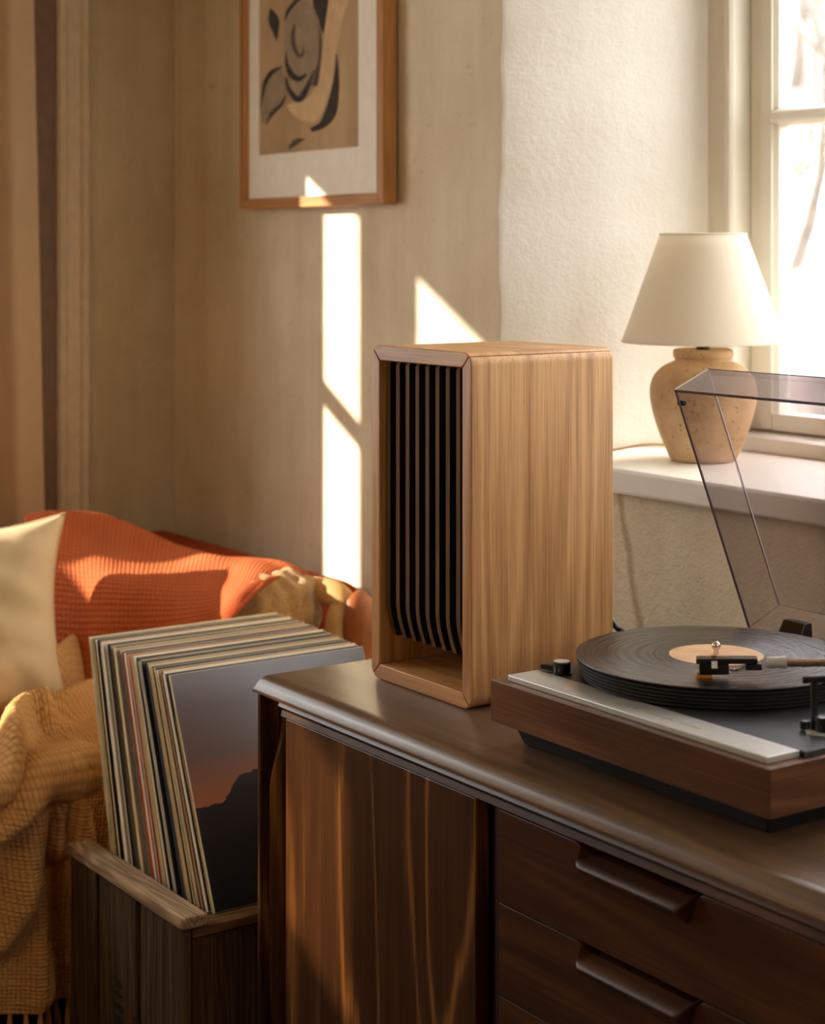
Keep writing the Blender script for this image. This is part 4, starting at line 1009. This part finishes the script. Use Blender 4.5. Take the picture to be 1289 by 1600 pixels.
# a drop at the free edge: the sheet turns under and a second fold hangs behind it
H -= hang*0.040/(1+np.exp(-(Yg-1.128)/0.0022))
Nn = normals_of(P)
if Nn[100, 10] @ np.array((0, 0, 1)) < 0: Nn = -Nn
P = P+Nn*H[..., None]
kn_ = 0.0026*(np.abs(np.sin(Yg*PI/cellk))*np.abs(np.sin(Lg*PI/cellk)))**0.8
N2 = normals_of(P)
if N2[100, 10] @ np.array((0, 0, 1)) < 0: N2 = -N2
P = P+N2*kn_[..., None]
UVb = np.stack([Yg, Lg], -1)
bl = grid_obj('knitted_blanket', P, 'mustard', None, UVb, (-2.5, 0.92, 0.1), 0.004)
tag(bl, 'mustard chunky knitted blanket heaped on the seat and hanging over its front', 'blanket')
for k in range(34):
    i = int(6+k*(len(wY)-12)/33); p = Vector(P[i, -1])
    bm = bmesh.new(); dx = random.uniform(-0.006, 0.006); dy = random.uniform(-0.004, 0.004); ln = random.uniform(0.075, 0.09)
    tube(bm, spline([p+Vector((0.001, 0, 0.008)), p+Vector((dx*0.3, dy*0.3, -0.012)), p+Vector((dx*0.7, dy, -ln*0.5)), p+Vector((dx, dy*1.6, -ln))], 9), [0.0035, 0.0045, 0.003, 0.0042, 0.005, 0.005, 0.0048, 0.0045, 0.003], 7)
    obj('tassel', bm, 'mustard', bl, smooth=60)

# ------------------------------------------------------------------ crate
KX0, KX1, KY0, KY1, KT = -2.405, -2.052, 1.060, 1.475, 0.349
cr = thing('wooden_crate', 'weathered slatted wooden crate beneath the leaning record sleeves', 'crate', ((KX0+KX1)/2, (KY0+KY1)/2, 0))
def board(name, x0, x1, y0, y1, z0, z1, mat, b=0.0025):
    j = lambda: random.uniform(-0.0012, 0.0012)
    return obj(name, B(x0+j(), x1+j(), y0+j(), y1+j(), z0, z1), mat, cr, bevel=b)
xs = [(KX0, -2.318), (-2.305, -2.189), (-2.179, KX1-0.001)]
sl = []
for (x0, x1) in xs: sl.append(board('slat', x0, x1, KY0, KY0+0.012, 0.012, KT-0.0015, 'crate'))
for (x0, x1) in xs: board('slat', x0, x1, KY1-0.012, KY1, 0.012, KT-0.0015, 'crate')
for x0, x1 in ((KX1-0.012, KX1), (KX0, KX0+0.012)):
    for (y0, y1) in ((KY0+0.014, 1.345), (1.362, KY1-0.014)): board('end_board', x0, x1, y0, y1, 0.012, KT-0.014, 'crate')
for (x0, x1) in ((KX0+0.012, -2.292), (-2.286, -2.172), (-2.166, KX1+0.002)): board('top_plank', x0, x1, KY0+0.014, KY1-0.014, KT-0.0125, KT, 'crate_y', 0.0015)
for y0, y1 in ((KY0-0.004, KY0+0.036), (KY1-0.034, KY1+0.004)): board('rail', KX0-0.004, KX1+0.003, y0, y1, KT+0.0006, KT+0.0165, 'crate_x', 0.003)
for x in (KX0+0.014, KX1-0.034):
    for y in (KY0+0.0145, KY1-0.035): obj('corner_post', B(x, x+0.02, y, y+0.02, 0.002, KT-0.014), 'crate', cr, bevel=0.002)
obj('inner_board', B(KX0+0.034, KX1-0.036, KY0+0.016, KY0+0.020, 0.015, KT-0.016), 'walnut_dark', cr)
# stencilled letters, turned sideways, worn: bars on the middle slat
def ink(pts):
    bm = bmesh.new(); W_ = [at_y(160+cx/9.207, 1480+cy/9.207, KY0) for cx, cy in pts]
    prism(bm, [(p.x, p.z) for p in W_], 'y', KY0-0.0014, KY0-0.0004); obj('stencil_mark', bm, 'ink', sl[1])
ink([(170, 400), (290, 560), (290, 600), (215, 570), (190, 500)])
ink([(170, 610), (290, 700), (290, 745), (175, 640)])
ink([(170, 770), (290, 850), (300, 950), (240, 900), (175, 850)])
ink([(180, 960), (250, 1000), (300, 1080), (300, 1180), (200, 1120)])
ink([(420, 1010), (520, 1000), (540, 1080), (500, 1120), (480, 1040)])

# ------------------------------------------------------------------ record sleeves leaning in the crate
CREAM, WHITE, TANC, ORG_, RED, DRK, BLU, OLV, GRY, PNK = (232, 222, 198), (240, 237, 230), (208, 180, 136), (212, 126, 54), (204, 66, 36), (34, 30, 30), (70, 84, 104), (176, 156, 96), (176, 178, 180), (222, 150, 136)
seq = [('cream', CREAM), ('olive yellow', OLV), ('cream', CREAM), ('orange', ORG_), ('white', WHITE), ('pale grey', GRY), ('black', DRK), ('tan', TANC), ('cream', CREAM), ('slate blue', BLU),
       ('red', RED), ('white', WHITE), ('pink', PNK), ('tan', TANC), ('cream', CREAM), ('black', DRK), ('pale grey', GRY), ('black', DRK), ('dark blue', (32, 44, 58)), ('tan', TANC),
       ('olive yellow', OLV), ('cream', CREAM), ('brown', (104, 74, 48)), ('white', WHITE)]
NL = len(seq)
ordw = ['', 'second', 'third', 'fourth', 'fifth', 'sixth', 'seventh', 'eighth', 'ninth', 'tenth', 'eleventh', 'twelfth', 'thirteenth', 'fourteenth', 'fifteenth', 'sixteenth', 'seventeenth', 'eighteenth', 'nineteenth', 'twentieth', 'twenty-first', 'twenty-second', 'twenty-third', 'twenty-fourth', 'twenty-fifth']
LPM = {}
COVERS = [(196, 178, 140), (66, 50, 36), (32, 40, 48), (170, 120, 66), (214, 202, 176), (48, 42, 42), (150, 128, 84), (36, 30, 30), (186, 150, 104)]  # the dark ones put the shade between sleeves into the card colour
def lp_mat(c, edge):
    k = (c, edge)
    if k not in LPM:
        LPM[k] = plain('sleeve_edge' if edge else 'sleeve_card', c, 0.65 if edge else 0.42, var=0.04, scale=25)
    return LPM[k]
def sleeve(i, cname, c, xb, yb, ang, th_, front=False, last=False):
    name_l = f'{cname} spined record sleeve, {ordw[NL-i]} from the front of the leaning row' if i > 0 else f'{cname} spined record sleeve at the very back of the leaning row'
    if front: name_l = 'front record sleeve printed with a dusky sunset over dark hills, leaning in crate'
    r = thing('record_sleeve', name_l, 'record sleeve', (xb, yb, KT+0.0006), 'record sleeves leaning in the crate')
    H = 0.315; ux = Vector((-math.sin(ang), 0, math.cos(ang))); nx = Vector((math.cos(ang), 0, math.sin(ang)))
    zoff = KT+0.0008
    # lower front corner stays on the planks: the sleeve's lowest edge is its back one
    o = Vector((xb, yb, zoff+0.0))
    bm = bmesh.new(); uvl = bm.loops.layers.uv.new('UVMap')
    def pt(h, y, d): return o+ux*h+Vector((0, y, 0))+nx*d
    ny, nh = 7, 7
    bow = 0.0016*math.sin(i*1.7)
    Fv = [[bm.verts.new(pt(H*a/nh, H*b/ny, th_/2+bow*math.sin(PI*b/ny)*math.sin(PI*a/nh))) for b in range(ny+1)] for a in range(nh+1)]
    Bv = [[bm.verts.new(pt(H*a/nh, H*b/ny, -th_/2+bow*math.sin(PI*b/ny)*math.sin(PI*a/nh))) for b in range(ny+1)] for a in range(nh+1)]
    for a in range(nh):
        for b in range(ny):
            f = bm.faces.new((Fv[a][b], Fv[a][b+1], Fv[a+1][b+1], Fv[a+1][b])); f.material_index = 0
            for l, (p, q_) in zip(f.loops, ((b, a), (b+1, a), (b+1, a+1), (b, a+1))): l[uvl].uv = (p/ny, q_/nh)
            bm.faces.new((Bv[a][b], Bv[a+1][b], Bv[a+1][b+1], Bv[a][b+1])).material_index = 0
    for a in range(nh):
        bm.faces.new((Fv[a][0], Fv[a+1][0], Bv[a+1][0], Bv[a][0])).material_index = 1; bm.faces.new((Fv[a][ny], Bv[a][ny], Bv[a+1][ny], Fv[a+1][ny])).material_index = 1
    for b in range(ny):
        bm.faces.new((Fv[nh][b], Fv[nh][b+1], Bv[nh][b+1], Bv[nh][b])).material_index = 2; bm.faces.new((Fv[0][b], Bv[0][b], Bv[0][b+1], Fv[0][b+1])).material_index = 2
    topc = tuple(int(0.35*x+0.65*y) for x, y in zip(c, CREAM)) if cname not in ('black', 'dark blue', 'slate blue') else tuple(int(0.75*x+0.25*y) for x, y in zip(c, CREAM))
    obj('card', bm, [M['sunset'] if front else lp_mat(COVERS[i % len(COVERS)], False), lp_mat(c, True), lp_mat(topc, True)], r, smooth=30, bevel=0.0005, seg=1)
    # worn paper lips along the spine side
    e1 = lp_mat((238, 226, 196), True)
    for s_ in (-1, 1):
        if ((i*5+s_) % 3 == 0 or cname in ('red', 'orange', 'pink', 'slate blue', 'black', 'dark blue')) and not front: continue
        bm = bmesh.new(); d0 = s_*th_*0.5
        P_ = [pt(H*a/12, -0.0008-0.0004*math.sin(a*2.1+i), d0*0.92) for a in range(13)]
        tube(bm, P_, 0.0006, 5); obj('worn_edge', bm, e1, r, smooth=60)
    return r, pt
xb0, xb1 = -2.345, -2.082
for i, (cn, c) in enumerate(seq):
    f = (i+0.12*(i % 2))/NL
    xb = xb0+(xb1-xb0)*f; ang = math.radians(14.5+9.5*f**1.1+random.uniform(-0.15, 0.15))
    sleeve(i, cn, c, xb, 1.100+0.018*f+random.uniform(-0.003, 0.003), ang, (0.0062 if cn in ('black', 'dark blue', 'slate blue') else (0.0066 if cn in ('red', 'white', 'orange') else random.choice((0.0046, 0.0056, 0.0064)))))
fr, pt = sleeve(NL, 'cream', CREAM, xb1, 1.120, math.radians(24.4), 0.0062, front=True)
for k in range(16):          # red print on the spine of the front sleeve
    h = 0.315*(0.46+0.0125*k)
    bm = bmesh.new(); q = [pt(h, -0.0007, -0.0012), pt(h+0.0022+0.0008*(k % 2), -0.0007, -0.0012), pt(h+0.0022, -0.0007, 0.0012), pt(h, -0.0007, 0.0012-0.0008*(k % 3))]
    bm.faces.new([bm.verts.new(p) for p in q]); g = bmesh.ops.extrude_face_region(bm, geom=bm.faces[:]); bmesh.ops.translate(bm, verts=[v for v in g['geom'] if isinstance(v, bmesh.types.BMVert)], vec=(0, 0.0005, 0))
    obj('spine_lettering', bm, 'red_ink', fr)

# ------------------------------------------------------------------ outdoors beyond the niche window
bm = bmesh.new()
gx = [(-40+80*i/30) for i in range(31)]; gy = [2.3+60*j/30 for j in range(31)]
V = [[bm.verts.new((x, y, -0.5+0.035*(y-2)+0.3*mnoise.noise((x*0.2, y*0.2, 0)))) for y in gy] for x in gx]
for i in range(30):
    for j in range(30): bm.faces.new((V[i][j], V[i+1][j], V[i+1][j+1], V[i][j+1]))
struct('ground', bm, 'ground', smooth=60, origin=(0, 20, -0.5))
def tree(x, y, h, seed, label):
    rs = random.Random(seed); z0 = -0.5+0.035*(y-2)
    t = thing('bare_tree', label, 'tree', (x, y, z0), 'bare winter trees beyond the niche window')
    bm = bmesh.new(); base = Vector((x, y, z0-0.2))
    tr = [base+Vector((0.25*math.sin(k*0.7+seed), 0.2*math.cos(k*0.9+seed), h*0.62*k/7)) for k in range(8)]
    tube(bm, tr, [0.17-0.014*k for k in range(8)], 8); obj('trunk', bm, 'bark', t, smooth=60)
    def limb(p, d, L, r, depth, bm):
        pts = [p]
        for k in range(1, 6):
            d = (d+Vector((rs.uniform(-.25, .25), rs.uniform(-.25, .25), rs.uniform(-.05, .25)))).normalized()
            pts.append(pts[-1]+d*L/5)
        tube(bm, pts, [r*(1-0.14*k) for k in range(6)], 5)
        if depth:
            for k in (2, 3, 4, 5):
                for _ in range(2):
                    nd = (d+Vector((rs.uniform(-1, 1), rs.uniform(-1, 1), rs.uniform(-.3, .8)))).normalized()
                    limb(pts[k], nd, L*0.55, r*0.5, depth-1, bm)
    for k in range(9):
        a = k*2.4+seed; i = 2+k*5//9
        b = bmesh.new(); limb(tr[min(i, 7)], Vector((math.cos(a), math.sin(a), 0.55)).normalized(), h*0.36, 0.06, 2, b); obj('branch', b, 'bark', t, smooth=60)
for (px, D, h, sd, lb) in ((1262, 10, 6.0, 1, 'pale bare tree nearest the window glass outside'), (1190, 18, 6.5, 5, 'bare tree outside, farther off, close to the casement stile'), (1520, 15, 6.0, 9, 'bare tree outside standing beyond the edge of the photo'), (1250, 27, 8, 14, 'tallest hazy bare tree far behind the others outside')):
    p = at(px, HOR, D); tree(p.x, p.y, h, sd, lb)
